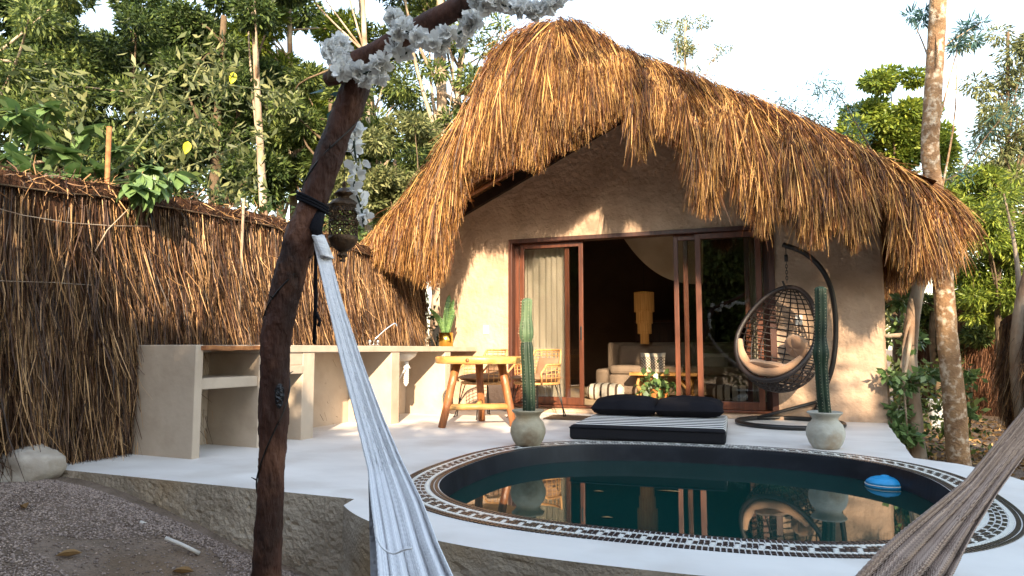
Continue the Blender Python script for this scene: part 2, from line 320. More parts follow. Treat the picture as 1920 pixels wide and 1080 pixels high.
# leaf litter, right side
N = 5000; c = np.stack([rng.uniform(1.2, 5.5, N), rng.uniform(5.2, 15, N), np.zeros(N)], 1); c[:, 2] = [gz(a, d)+random.uniform(.005, .05) for a, d in c[:, :2]]
v, f = leaves(c, .09, .45, 0, dirs=rng.normal(size=(N, 3))*np.array([1, 1, .25]))
tag(np_obj('leaf_litter', v, f, M['litter']), 'dry fallen leaves covering the ground under the right hand trees', 'leaf litter', kind='stuff')
for px, py, lb in [(30, 938, 'curled dark dead leaf on the gravel near the boulder'), (42, 990, 'brown dead leaf lying on gravel at the left edge'), (130, 1028, 'greenish dead leaf on gravel below the pale dusty patch'), (345, 1018, 'small upright dead leaf beside the white pipe pieces')]:
    p = PZ(px, py, -.2); p.z = gz(p.x, p.y)+.012; b = MB(); a = random.uniform(0, 6)
    b.grid(lambda u, v_: (cos(a)*(u-.5)*.12-sin(a)*(v_-.5)*.05*sin(pi*u), sin(a)*(u-.5)*.12+cos(a)*(v_-.5)*.05*sin(pi*u), .03*(v_-.5)**2*4*sin(pi*u)+.02*abs(u-.5)), 6, 4)
    tag(b.build('fallen_leaf', M['litter'], loc=p), lb, 'leaf', 'fallen leaves on the gravel')

# ================================================================== TERRACE + POOL
PC = V((-.60, 4.83, 0))
def sup(t, a, bb, n): c, s = cos(t), sin(t); return V((PC.x+a*math.copysign(abs(c)**(2/n), c), PC.y+bb*math.copysign(abs(s)**(2/n), s), 0))
NP = 160
coping = [sup(2*pi*i/NP, 2.12, 2.06, 2.5) for i in range(NP)]
inner = [sup(2*pi*i/NP, 1.55, 1.48, 2.62) for i in range(NP)]
# outer outline: terrace front edge, round the pool, right edge, under the house
def wobble(a, c, n, amp, seed): return [a.lerp(c, i/n)+V((nz(i*.9+seed, 1), nz(i*.9+seed, 7), 0))*amp*(0 if i in (0, n) else 1) for i in range(n)]
out = []
out += wobble(V((-5.02, 3.56, 0)), V((-2.26, 3.46, 0)), 170, .006, 3)
arc = [p for i, p in enumerate([sup(pi+2*pi*k/240, 2.12, 2.06, 2.5) for k in range(241)]) if (p.y < 3.33 and p.x < -1) or (-1 <= p.x and p.y < 4.83) or (p.x > .9 and p.y < 6.1)]
out += arc
out += wobble(V((.98, 6.3, 0)), V((1.16, 9.1, 0)), 14, .03, 9)+[V((1.16, 9.12, 0)), V((1.16, 9.7, 0)), V((-5.02, 9.7, 0))]
mid = [V((p.x, p.y, 0)) for p in inner]
tris = geometry.tessellate_polygon([out, mid]); b = MB(); allv = out+mid
b.add(allv, tris)
ter = empty('terrace', kind='structure', label='raised white polished cement terrace with rough edge')
b.build('terrace_top', M['terrace'], ter)
b = MB(); n = len(out); rings = [0, -.008, -.018, -.03]+[-.03-.022*k for k in range(1, 26)]
for k, z in enumerate(rings):
    for i, p in enumerate(out):
        nrm = (out[(i+1) % n]-out[i-1]); nrm = V((nrm.y, -nrm.x, 0)).normalized(); rough_ = (.004+.022*min(1, -z*2.5)) if z < -.05 else .0015
        if p.x > -2.25 and p.y < 4: rough_ *= .6
        d = nz(p.x*6, p.y*6, z*8)*rough_*.7+nz(p.x*22, p.y*22, z*25)*rough_*.35+(nz(p.x*55, p.y*55, z*60)*.004-.010*max(0, nz(p.x*30+9, p.y*30, z*34)-.22)/.3)*(1 if z < -.02 else .2)+.006*min(1, -z*8)-(.05*max(0, -z-.12) if p.x > -2.25 else 0)
        b.v.append((p.x+nrm.x*d, p.y+nrm.y*d, z))
for k in range(len(rings)-1):
    for i in range(n): j = (i+1) % n; b.f.append((k*n+i, (k+1)*n+i, (k+1)*n+j, k*n+j))
b.build('terrace_side', M['rough_side'], ter)
# crumbly stucco lumps at the foot of the terrace edge
pool = empty('swimming_pool', PC, label='round plunge pool sunk in the white terrace with mosaic rim', cat='pool')
def loc(o): return o
b = MB()
for z, k in [(0.002, 1.0), (-.02, .997), (-.14, .985), (-.3, .97), (-.49, .96)]:
    for p in inner: b.v.append(((p.x-PC.x)*k, (p.y-PC.y)*k, z))
for k in range(4):
    for i in range(NP): j = (i+1) % NP; b.f.append((k*NP+i, k*NP+j, (k+1)*NP+j, (k+1)*NP+i))
b.f.append(tuple(4*NP+i for i in range(NP)))
b.build('basin', M['basin'], pool, smooth=False)
b = MB(); b.add([(p.x, p.y, -.135) for p in [sup(2*pi*i/NP, 1.54, 1.47, 2.62) for i in range(NP)]], [tuple(range(NP))])
tag(b.build('water', M['water']), 'still dark green pool water mirroring the house', kind='structure')
# mosaic rows (0 = at the water edge)
ROWS = 9; pitch = .0262
tl = []
for r in range(ROWS):
    off = (r+.5)*pitch+.004; a, bb, nn = 1.55+off, 1.48+off, 2.62
    fine = [sup(2*pi*i/1600, a, bb, nn) for i in range(1601)]; L = [0]
    for i in range(1600): L.append(L[-1]+(fine[i+1]-fine[i]).length)
    cnt = int(round(L[-1]/(pitch*.96)/4))*4
    for k in range(cnt):
        s = L[-1]*(k+.5)/cnt; i = int(np.searchsorted(L, s))-1; p = fine[i].lerp(fine[i+1], (s-L[i])/(L[i+1]-L[i]+1e-9)); t = (fine[i+1]-fine[i])
        c4 = k % 4
        if r < 2: dark = True
        elif r in (2, 6): dark = False
        elif r in (3, 5): dark = c4 != 3
        elif r == 4: dark = c4 != 1
        else: dark = True
        tl.append((p, atan2(t.y, t.x), dark, L[-1]/cnt))
tile_me = {}
for dk in (True, False):
    bb = MB(); h = .0108; bb.add([(-h, -h, 0), (h, -h, 0), (h, h, 0), (-h, h, 0), (-h*.9, -h*.9, .004), (h*.9, -h*.9, .004), (h*.9, h*.9, .004), (-h*.9, h*.9, .004)],
        [(4, 5, 6, 7), (0, 1, 5, 4), (1, 2, 6, 5), (2, 3, 7, 6), (3, 0, 4, 7)])
    tile_me[dk] = bb.mesh('mosaic_tile', M['tile_dark' if dk else 'tile_white'])
tl.sort(key=lambda q: (q[0]-CAMP).length)
near = [q for q in tl if -60 < (q[0]-CAMP).angle(_F)*57.3 < 40][:300]; ids = set(id(q) for q in near)
rest = {True: MB(), False: MB()}
for q in tl:
    p, a, dk, wd = q
    if id(q) in ids:
        o = bpy.data.objects.new('mosaic_tile', tile_me[dk]); COL.objects.link(o); o.parent = pool; o.location = (p.x-PC.x, p.y-PC.y, .001)
        o.rotation_euler = (random.uniform(-.02, .02), random.uniform(-.02, .02), a+random.uniform(-.04, .04)); o.scale = (wd/.0262*random.uniform(.93, 1), random.uniform(.93, 1.0), 1)
    else:
        h = .0108; a += random.uniform(-.05, .05); ca, sa = cos(a), sin(a); z0 = .001; hx = h*wd/.0262*random.uniform(.9, 1)
        P = [(x*ca-y*sa+p.x-PC.x, x*sa+y*ca+p.y-PC.y, z) for z, k in ((z0, 1), (z0+.004, .9)) for x, y in ((-hx*k, -h*k), (hx*k, -h*k), (hx*k, h*k), (-hx*k, h*k))]
        rest[dk].add(P, [(4, 5, 6, 7), (0, 1, 5, 4), (1, 2, 6, 5), (2, 3, 7, 6), (3, 0, 4, 7)])
tag(rest[True].build('mosaic_tiles', M['tile_dark'], pool), kind='stuff'); tag(rest[False].build('mosaic_tiles', M['tile_white'], pool), kind='stuff')
# blue chlorine float
p = PZ(1660, 911, -.135); t = empty('pool_float', p, label='blue domed pool float drifting on the dark water', cat='pool float'); t.scale = (1, 1, .78)
b = MB(); b.lathe([(.10, -.03), (.128, -.012), (.134, .006), (.132, .014)], 32); b.build('float_base', M['blue'], t, True)
b = MB(); b.lathe([(.134, .014), (.136, .018), (.134, .022)], 32); b.build('rim', M['white_plastic'], t, True)
b = MB(); b.lathe([(.132, .022), (.122, .045), (.10, .066), (.07, .080), (.035, .087), (.03, .087), (.028, .095), (.012, .1), (.0, .1)], 32); b.build('lid', M['blue'], t, True)
b = MB(); b.tube([(.12, .03, .03), (.16, 0, .012), (.185, -.03, .004), (.2, -.02, .004)], .005, 6); b.build('cord_loop', M['white_plastic'], t, True)
for px, py, lb in [(1253, 921, 'dry yellow leaf floating in the middle of the pool'), (1143, 971, 'tiny brown leaf floating near the front of the pool'), (1130, 922, 'faint twig of leaf floating left of the yellow one')]:
    p = PZ(px, py, -.132); b = MB()
    for k in range(5 if px == 1253 else 1):
        a = random.uniform(-.4, .4); L_ = random.uniform(.03, .06); ox = random.uniform(-.05, .05)
        b.add([(ox-L_, 0, .001), (ox, .012+a*.01, .005), (ox+L_, a*.03, .002), (ox, -.012, .004)], [(0, 1, 2, 3)])
    tag(b.build('floating_leaf', M['litter'], loc=p), lb, 'leaf', 'leaves floating on the pool')

# ================================================================== HOUSE
WY = 9.12; XL, XR, AX = -4.60, 1.18, -1.70; ZA = 4.08; SL = .474
def zr(x): return ZA-SL*abs(x-AX)
OX0, OX1, OZ0, OZ1 = -3.51, .01, .065, 2.40
house = empty('thatched_house', (AX, WY, 0), label='tan plastered house with shaggy palm thatch gable roof', cat='house')
HO = V((AX, WY, 0))
class HB(MB):                                     # builds in world metres, stored relative to the house base
    def build(s, name, m, parent=None, **k):
        if parent is house or parent is None: s.v = [(v[0]-HO.x, v[1]-HO.y, v[2]-HO.z) for v in s.v]; return MB.build(s, name, m, parent or house, **k)
        s.v = [(v[0]-HO.x, v[1]-HO.y, v[2]-HO.z) for v in s.v]; return MB.build(s, name, m, parent, **k)
def h_np(name, v, f, m, parent=house): return np_obj(name, v-np.array(HO), f, m, parent)
b = HB()
xsl = sorted(set(list(np.linspace(XL, OX0, 12))+list(np.linspace(OX0, OX1, 34))+list(np.linspace(OX1, XR, 13))))
def wall_pt(x, z):
    d = .022*nz(x*1.1, z*1.1, 3)+.010*nz(x*3.3, z*3.3, 9); edge = min(1, min(abs(x-OX0), abs(x-OX1), abs(z-OZ1))*6) if OX0-.3 < x < OX1+.3 and z < OZ1+.3 else 1
    xx = x+(.02*nz(z*1.7, 4)+(.05*max(0, .5-z) if x > 1 else 0) if abs(x-XR) < .01 else 0)
    return (xx, WY+d*edge+(.03 if abs(x-XR) < .01 else 0), z)
def wgrid(b, xs, z0f, z1f, nzv):
    base = len(b.v)
    for x in xs:
        for j in range(nzv+1): z = z0f(x)+(z1f(x)-z0f(x))*j/nzv; b.v.append(wall_pt(x, z))
    for i in range(len(xs)-1):
        for j in range(nzv): a = base+i*(nzv+1)+j; b.f.append((a, a+nzv+1, a+nzv+2, a+1))
wgrid(b, [x for x in xsl if x <= OX0+1e-6], lambda x: -.05, lambda x: OZ1, 16); wgrid(b, [x for x in xsl if x >= OX1-1e-6], lambda x: -.05, lambda x: OZ1, 16)
wgrid(b, xsl, lambda x: OZ1, lambda x: zr(x), 12)
wgrid(b, [x for x in xsl if OX0-1e-6 <= x <= OX1+1e-6], lambda x: -.05, lambda x: OZ0, 1)
# reveals, side walls
b.add([(OX0, WY, 0), (OX0, WY+.2, 0), (OX0, WY+.2, OZ1), (OX0, WY, OZ1)], [(0, 1, 2, 3)]); b.add([(OX1, WY, 0), (OX1, WY, OZ1), (OX1, WY+.2, OZ1), (OX1, WY+.2, 0)], [(0, 1, 2, 3)])
b.add([(OX0, WY, OZ1), (OX0, WY+.2, OZ1), (OX1, WY+.2, OZ1), (OX1, WY, OZ1)], [(0, 1, 2, 3)])
b.add([(OX0, WY, OZ0), (OX1, WY, OZ0), (OX1, WY+.2, OZ0), (OX0, WY+.2, OZ0)], [(0, 1, 2, 3)])
for s in range(16):
    z0, z1 = -.6+s*(zr(XR)+.6)/16, -.6+(s+1)*(zr(XR)+.6)/16
    x0 = wall_pt(XR, max(z0, -.05))[0]; x1 = wall_pt(XR, z1)[0]
    b.add([(x0, WY+.03, z0), (x0+.03, WY+.08, z0), (XR+.03, 14.5, z0), (XR+.03, 14.5, z1), (x1+.03, WY+.08, z1), (x1, WY+.03, z1)], [(0, 1, 4, 5), (1, 2, 3, 4)])
b.add([(XL, WY, -.5), (XL, 14.5, -.5), (XL, 14.5, zr(XL)), (XL, WY, zr(XL))], [(3, 2, 1, 0)])
b.build('outer_wall', M['plaster_wall'], smooth=True)
b = HB(); yb = WY+.2
b.add([(XL+.01, yb, OZ1+.1), (XR-.01, yb, OZ1+.1), (XR-.01, yb, zr(XR)), (AX, yb, ZA), (XL+.01, yb, zr(XL))], [(0, 1, 2, 3, 4)])
b.add([(XL+.01, yb, -.1), (OX0, yb, -.1), (OX0, yb, OZ1+.1), (XL+.01, yb, OZ1+.1)], [(0, 1, 2, 3)]); b.add([(OX1, yb, -.1), (XR-.01, yb, -.1), (XR-.01, yb, OZ1+.1), (OX1, yb, OZ1+.1)], [(0, 1, 2, 3)])
b.add([(XL+.01, yb, -.1), (XL+.01, 14.4, -.1), (XL+.01, 14.4, zr(XL)+.1), (XL+.01, yb, zr(XL)+.1)], [(0, 1, 2, 3)]); b.add([(XR-.01, yb, -.1), (XR-.01, 14.4, -.1), (XR-.01, 14.4, zr(XR)+.1), (XR-.01, yb, zr(XR)+.1)], [(0, 1, 2, 3)])
b.add([(XL+.01, 14.4, -.1), (XR-.01, 14.4, -.1), (XR-.01, 14.4, zr(XR)+.1), (AX, 14.4, ZA+.1), (XL+.01, 14.4, zr(XL)+.1)], [(0, 1, 2, 3, 4)])
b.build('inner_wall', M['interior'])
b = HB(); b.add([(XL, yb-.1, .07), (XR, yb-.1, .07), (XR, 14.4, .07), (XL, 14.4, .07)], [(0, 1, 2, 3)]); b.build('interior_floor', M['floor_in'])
# low cement sill in front of the doors
b = HB(); b.box(OX0-.05, OX1+.05, WY-.09, WY-.015, 0.0, .045); b.build('door_sill', M['plaster_wall'], bev=.012)
# dark boards under the thatch
for x0, x1 in ((XL-.5, AX), (AX, XR+.45)):
    b = HB(); n = 10
    for k in range(n+1):
        x = x0+(x1-x0)*k/n; z = zr(x)
        for dy, dz in ((-.07, -.10), (-.07, .05), (.04, .05), (.04, -.10)): b.v.append((x, WY+dy, z+dz))
    for k in range(n):
        for q in range(4): r_ = (q+1) % 4; b.f.append((4*k+q, 4*k+r_, 4*k+4+r_, 4*k+4+q))
    b.f += [(3, 2, 1, 0), (4*n, 4*n+1, 4*n+2, 4*n+3)]; b.build('gable_board', M['dark_board'])
# rafters, purlins, soffit
for yr in (8.72, 8.36):
    for sgn in (-1, 1):
        xe = (XL-.45) if sgn < 0 else (XR+.35); b = HB()
        b.tube([(AX-sgn*.1*-1, yr, ZA-.02), (AX+(xe-AX)*.35, yr+.02, zr(AX+(xe-AX)*.35)-.03), (AX+(xe-AX)*.7, yr-.02, zr(AX+(xe-AX)*.7)-.02), (xe, yr, zr(xe)-.03)], .035, 8); b.build('rafter', M['log_wood'], smooth=True)
for x in list(np.arange(XL-.3, XR+.4, .42)):
    b = HB(); b.tube([(x, 8.12, zr(x)+.03), (x+.02, 8.8, zr(x)+.035), (x, 14.2, zr(x)+.03)], .022, 6); b.build('purlin', M['log_wood'], smooth=True)
b = HB(); b.tube([(XR-.09, 8.35, 2.66), (XR-.09, 8.9, 2.66), (XR-.09, 9.3, 2.66)], .075, 10); b.build('wall_plate_log', M['log_wood'], smooth=True)
b = HB()
b.grid(lambda u, v_: (XL-.5+u*(XR-XL+.92), 8.1+v_*6.4, zr(XL-.5+u*(XR-XL+.92))+.06+.02*nz(u*60, v_*30)), 60, 30); b.build('soffit', M['thatch_back'])

# ---- thatch: rake line (top), fringe line (bottom) measured from the photograph
TOP = [(688, 450, 8.15), (720, 412, 8.1), (762, 370, 8.05), (800, 312, 8.), (835, 257, 7.95), (870, 208, 7.85), (900, 145, 7.75), (925, 88, 7.65), (960, 58, 7.6), (1000, 40, 7.6), (1050, 30, 7.6), (1090, 38, 7.6),
       (1130, 62, 7.7), (1160, 84, 7.8), (1200, 99, 7.85), (1260, 122, 7.9), (1330, 150, 7.95), (1400, 176, 8.), (1480, 208, 8.05), (1560, 246, 8.1), (1640, 289, 8.15), (1720, 332, 8.25), (1770, 362, 8.35), (1804, 392, 8.4), (1818, 410, 8.4)]
BOT = [(688, 460), (705, 478), (740, 495), (775, 506), (800, 525), (822, 530), (838, 510), (850, 450), (868, 385), (888, 325), (905, 312), (930, 308), (960, 298), (1000, 303), (1015, 310), (1040, 278), (1070, 262), (1100, 243), (1130, 228), (1160, 205),
       (1184, 215), (1192, 290), (1205, 285), (1220, 248), (1245, 238), (1262, 262), (1284, 262), (1294, 300), (1298, 380), (1330, 395), (1342, 370), (1356, 335), (1376, 325), (1384, 385), (1400, 395), (1425, 425), (1440, 432), (1455, 400), (1485, 402), (1505, 448), (1535, 450), (1560, 415), (1600, 460), (1618, 425), (1626, 365), (1648, 345), (1664, 385),
       (1672, 470), (1700, 505), (1735, 520), (1757, 490), (1775, 440), (1800, 425), (1818, 420)]
def T_at(px): y, Y = interp(px, TOP); return PY(px, y, Y)
def B_at(px): y, = interp(px, BOT); Y = interp(px, TOP)[1]; return PY(px, y, Y-.16)
def face(px, t, dig=0):
    a, c = T_at(px), B_at(px); p = a.lerp(c, t); h = a.z-c.z
    p.y -= (.22*min(1, h))*sin(pi*min(1, t*1.15+.0))*(1)-dig; p.y += .10*nz(px*.03, t*2.5, 2)+.06*nz(px*.09, t*5, 8); return p
b = HB(); NU = 150
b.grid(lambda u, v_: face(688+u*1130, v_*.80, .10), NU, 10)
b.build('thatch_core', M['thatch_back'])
# roof top going back from the rake
def back(px):
    u = (px-688)/1130; x = -5.15+u*(2.15+5.15); return V((x, 14.3, 4.62-SL*abs(x-AX)))
def toproof(u, v_):
    px = 688+u*1130; a = T_at(px); c = back(px); t = v_; p = a.lerp(c, t)
    # the hump over the gable settles quickly to the plain ridge height
    zl = 4.62-SL*abs(p.x-AX); k = math.exp(-(p.y-a.y)*.8); p.z = zl*(1-k)+a.z*k if t > 0 else a.z; p.y += .08 if t == 0 else 0
    return p+V((0, 0, -.06+.04*nz(px*.05, p.y*2)))
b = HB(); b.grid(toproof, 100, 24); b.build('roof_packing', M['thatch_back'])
# fringe strands
def strand_set(N, tlo, thi, Lmul, Wm, overshoot, tang):
    px = rng.uniform(690, 1816, N); cl = rng.random(N)
    R_, D_, LL, BD = [], [], [], []
    for i in range(N):
        p = px[i]; t = tlo+(thi-tlo)*rng.random(); q = face(p, t, .03*random.random()); c = B_at(p); rem = max(.05, q.z-c.z)
        clump = nz(p*.11, 3); clump2 = nz(p*.35, 13)
        L_ = min(random.uniform(.35, .85)*Lmul, rem*(1+overshoot*(random.random()-.35)+.22*clump+.12*clump2)+.06)
        if rem < .35: L_ = min(random.uniform(.2, .45), rem+.12)
        tg = (T_at(min(p+8, 1818))-T_at(max(p-8, 688))).normalized(); tg = tg if tg.z < 0 else -tg
        k = tang*max(0, 1-t*3.2)
        d = V((0, 0, -1))*(1-k)+tg*k+V((clump*.10+nz(p*.22, t*4, 5)*.20, -.20*(1-t)-.02, 0))
        R_.append(q); D_.append(d); LL.append(max(.08, L_)); BD.append((0, .06*(1-t), -.1*k))
    sc = .16; D_ = np.array(D_)+rng.normal(size=(N, 3))*np.array([sc*.7, sc*.6, .03])
    R_, LL, BD = np.array(R_), np.array(LL), np.array(BD); keep = np.array([nz(a*.055, c_, 21) > -.16 or random.random() > .62 for a, c_ in zip(px, R_[:, 2]*2.2)]); R_, D_, LL, BD = R_[keep], D_[keep], LL[keep], BD[keep]; N = len(R_)
    return strands(R_, D_, LL, rng.uniform(.0035, .0078, N)*Wm, 3, BD, .007)
sets = [strand_set(21000, .0, .55, 1., 1.15, .25, .45), strand_set(18000, .35, .93, .8, 1., .35, 0), strand_set(2600, .5, .95, 1.0, .7, 1.1, 0)]
# shaggy skyline strands pointing out and down the slope
N = 6500; px = rng.uniform(690, 1816, N); R_ = []; D_ = []
for i in range(N):
    p = px[i]; a = T_at(p); v_ = random.random()**2*.12; q = toproof((p-688)/1130, v_); q.z += .05
    tg = (T_at(min(p+10, 1818))-T_at(max(p-10, 688))).normalized(); tg = tg if tg.z < 0 else -tg
    R_.append(q+V((0, random.uniform(-.1, .05), random.uniform(-.05, .03)))); D_.append(tg*random.uniform(.3, 1)+V((0, -.55, -.45+random.uniform(-.2, .35))))
D_ = np.array(D_)+rng.normal(size=(N, 3))*.17
sets.append(strands(np.array(R_), D_, rng.uniform(.15, .42, N), rng.uniform(.004, .009, N), 3, np.tile([0, 0, -.35], (N, 1)), .005))
v, f = merge(sets); tag(h_np('thatch', v, f, M['thatch']), kind='stuff')
# side eaves hanging down to left and right, going back
N = 9000; R_ = []; D_ = []
for i in range(N):
    y = 8.3+random.random()**1.5*5.8
    if i % 3: x = 1.74+random.uniform(-.18, .1); z = 2.28+random.uniform(-.12, .1); dx = .05
    else: x = -5.0+random.uniform(-.15, .12); z = 2.5+random.uniform(-.12, .1); dx = -.12
    R_.append((x, y, z)); D_.append((dx, 0, -1))
D_ = np.array(D_)+rng.normal(size=(N, 3))*np.array([.14, .16, .05])
v, f = strands(np.array(R_, float), D_, rng.uniform(.2, .62, N), rng.uniform(.004, .01, N), 3, None, .008)
tag(h_np('eave_thatch', v, f, M['thatch']), kind='stuff')
for fn in (lambda u, v_: (1.72+.05*v_, 8.45+u*5.8, 2.40-v_*.38+.05*nz(u*40, 3)), lambda u, v_: (1.18+.58*v_, 8.3+u*6, 2.62-v_*.22+.03*nz(u*40, v_*4)), lambda u, v_: (-4.92-.06*v_, 8.45+u*5.8, 2.55-v_*.35)):
    b = HB(); b.grid(fn, 60, 4); b.build('eave_packing', M['thatch_back'])

# ---- door frame and sliding doors
yf = WY-.03
fr = lambda x0, x1, y0, y1, z0, z1, m='door_dark': HB().box(x0, x1, y0, y1, z0, z1).build('door_frame', M[m], bev=.004)
fr(OX0, OX0+.055, yf, yf+.19, OZ0, OZ1); fr(OX1-.075, OX1, yf, yf+.19, OZ0, OZ1); fr(OX0+.055, OX1-.075, yf, yf+.19, OZ1-.055, OZ1); fr(OX0+.055, OX1-.075, yf, yf+.19, OZ0, OZ0+.03, 'door_wood')
def door(px0, px1, y, sw=.065, handle=0, m='door_wood', lab=None, z1=OZ1-.058):
    x0 = PY(px0, 650, y).x; x1 = PY(px1, 650, y).x; z0 = OZ0+.033; b = HB(); t = .036
    b.box(x0, x0+sw, y, y+t, z0, z1); b.box(x1-sw, x1, y, y+t, z0, z1); b.box(x0+sw, x1-sw, y, y+t, z0, z0+.10); b.box(x0+sw, x1-sw, y, y+t, z1-.075, z1)
    d = b.build('sliding_door', M[m], bev=.004)
    g = HB().box(x0+sw, x1-sw, y+.015, y+.021, z0+.10, z1-.075).build('glass', M['glass'], d)
    if handle: hx = x1-sw*.5 if handle > 0 else x0+sw*.5; HB().box(hx-.012, hx+.012, y-.014, y, .98, 1.16).build('handle', M['black_metal'], d, bev=.004)
    if lab: d['label'] = lab
    return d
door(966, 1068, WY+.115); door(975, 1094, WY+.065, handle=1, sw=.06)
door(1266, 1409, WY+.065, sw=.06, handle=0); door(1307, 1432, WY+.005+.015, sw=.07, handle=0); door(1284, 1445, WY+.115, sw=.06)
# electric outlet on the wall
for px, py, lb in [(912, 618, 'small white socket plate on the tan wall above the counter'), (1498, 600, 'white switch plate on the wall behind the hanging chair')]:
    p = PY(px, py, WY); t = empty('wall_socket', (p.x, WY-.012, p.z), label=lb, cat='socket', group='white plates on the house front')
    MB().box(-.04, .04, -.008, .012, -.06, .06).build('plate', M['white_plastic'], t, bev=.003); MB().box(-.02, .02, -.013, -.008, -.035, .035).build('insert', M['white_plastic'], t, bev=.002)

# ================================================================== INTERIOR THINGS
def drape(name, pa, pb, z0, z1, waves, amp, m, label, cat='curtain', group=None):
    b = MB(); pa, pb = V(pa), V(pb); d = (pb-pa); nn = V((-d.y, d.x, 0)).normalized(); o0 = pa.copy()
    def fn(u, v_):
        p = d*u+nn*(amp*sin(u*waves*2*pi+.6*sin(u*9))*(1-.25*v_)+.01*nz(u*9, v_*2)); return (p.x, p.y, z0+(z1-z0)*v_)
    b.grid(fn, int(waves*10), 8); return tag(b.build(name, m, smooth=True, loc=(pa.x, pa.y, 0)), label, cat, group)
drape('curtain', (PY(984, 600, 9.42).x, 9.42, 0), (PY(1062, 600, 9.42).x, 9.42, 0), .08, 2.36, 7, .028, M['curtain'], 'off white pleated curtain behind the left hand glass door', group='curtains behind the glass doors')
drape('curtain', (PY(1404, 600, 9.42).x, 9.42, 0), (PY(1446, 600, 9.42).x, 9.42, 0), .08, 2.36, 5, .028, M['curtain'], 'narrow off white curtain gathered behind the right door jamb', group='curtains behind the glass doors')
def cushion_mesh(w_, d_, h_, nx=12, ny=10, pw=.35, sag=0, pinch=.06):
    b = MB()
    def side(s):
        def fn(u, v_):
            x, y = u*2-1, v_*2-1; k = max(0, (1-x*x))**pw*max(0, (1-y*y))**pw
            px = x*(1-pinch*(1-y*y)); py = y*(1-pinch*(1-x*x))
            return (px*w_/2, py*d_/2, s*h_/2*k+.02*h_*nz(x*2+s, y*2, w_*5)*k*4)
        return fn
    f = side(1); g = side(-1)
    b.grid(f, nx, ny); b.grid(lambda u, v_: g(1-u, v_), nx, ny); return b
def put(b, name, m, parent, locv, rot=(0, 0, 0), **k): o = b.build(name, m, parent, smooth=True, **k); o.location = locv; o.rotation_euler = rot; return o
# sofa: seat at y ~11
p0 = PZ(1240, 745, .07)
sofa = empty('sofa', (-1.35, 11.55, .07), label='beige fabric sofa standing inside behind the coffee table', cat='sofa')
MB().box(-1.2, 1.2, -.45, .45, .06, .38).build('seat_base', M['sofa'], sofa, bev=.04)
for k in range(2): MB().box(-1.18+k*1.19, -.01+k*1.19, -.47, .25, .38, .52).build('seat_cushion', M['sofa'], sofa, bev=.05)
for k in range(2): MB().box(-1.18+k*1.19, -.01+k*1.19, .2, .42, .5, .86).build('back_cushion', M['sofa'], sofa, bev=.07)
MB().box(-1.42, -1.2, -.45, .45, .04, .46).build('armrest', M['sofa'], sofa, bev=.05); MB().box(1.2, 1.42, -.45, .45, .04, .6).build('armrest', M['sofa'], sofa, bev=.05)
MB().box(-1.42, 1.42, .45, .55, .04, .9).build('backrest', M['sofa'], sofa, bev=.04)
def pill(px, py, Y, w_, lb, m, rz=0):
    p = PY(px, py, Y); o = put(cushion_mesh(w_, w_*.9, .16), 'cushion', m, None, p, (0, 0, 0)); me = o.data
    for v_ in me.vertices: x, y, z = v_.co; v_.co = (x, -z, y)
    me.update(); o.rotation_euler = (-.25, 0, rz); tag(o, lb, 'cushion', 'patterned cushions on the sofa'); return o
pill(1224, 682, 11.1, .40, 'cream cushion with brown lattice band leaning at the left of the sofa', M['lattice'])
pill(1341, 683, 11.2, .40, 'cream cushion with brown lattice band seen through the right glass door', M['lattice'])
# coffee table with crooked stick legs
p = PZ(1248, 750, .07); t = empty('coffee_table', (p.x, p.y, .07), label='low honey coloured wooden table with crooked branch legs inside the doorway', cat='table')
b = MB(); b.grid(lambda u, v_: ((u-.5)*1.02, (v_-.5)*.5*(1+.1*sin(u*9)), .40+.005*nz(u*3, v_*3)), 16, 4); b.build('table_top', M['table_wood'], t, solid=.045, bev=.006)
for sx, sy in ((-1, -1), (1, -1), (-1, 1), (1, 1)):
    b = MB(); b.tube(smooth_line([(sx*.42, sy*.17, .0), (sx*.38, sy*.15, .14), (sx*.40, sy*.16, .25), (sx*.36, sy*.13, .385)], 8), .026, 8); b.build('leg', M['stretcher_wood'], t, True)
    b = MB(); b.tube(smooth_line([(sx*.40, sy*.16, .12), (sx*.28, sy*.15, .25), (sx*.14, sy*.12, .385)], 6), .02, 8); b.build('brace', M['stretcher_wood'], t, True)
# plant in clay pot in front of the table
p = PZ(1240, 756, .07); t = empty('potted_plant', (p.x+.0, p.y-.2, .07), label='small trailing green plant in a terracotta pot before the coffee table', cat='plant')
b = MB(); b.lathe([(.07, 0), (.11, .05), (.13, .14), (.12, .2), (.135, .22), (.12, .225), (.1, .19)], 20); b.build('pot', mat('terracotta', (.50, .20, .06), (.36, .13, .04), .6, 8), t, True)
N = 170; c = rng.normal(size=(N, 3))*np.array([.13, .09, .12])+np.array([-.02, -.06, .24]); v, f = leaves(c, .10, .75, .3); np_obj('foliage', v, f, M['leaf_broad'], t)
# striped poufs
def pouf(px, py, lb, w_=.52):
    p = PZ(px, py, .07); t = empty('pouf', (p.x, p.y+.2, .07), label=lb, cat='pouf', group='striped floor poufs')
    b = MB(); b.lathe([(.25, 0), (.29, .03), (.31, .1), (.30, .18), (.24, .235), (.12, .25), (.0, .252)], 28)
    b.v = [(x*(1.0 if abs(x) < .22 else .98), y*.85, z) for x, y, z in b.v]; b.build('pouf_cover', M['pouf'], t, True)
    MB().tube([(-.02, -.245, .16), (-.02, -.262, .12), (-.02, -.262, .07)], [.006, .014, .018], 6).build('tassel', M['black_fabric'], t)
pouf(1130, 750, 'cream pouf with brown stripes on the floor inside the open doorway'); pouf(1374, 754, 'cream striped pouf seen through the right hand glass door')
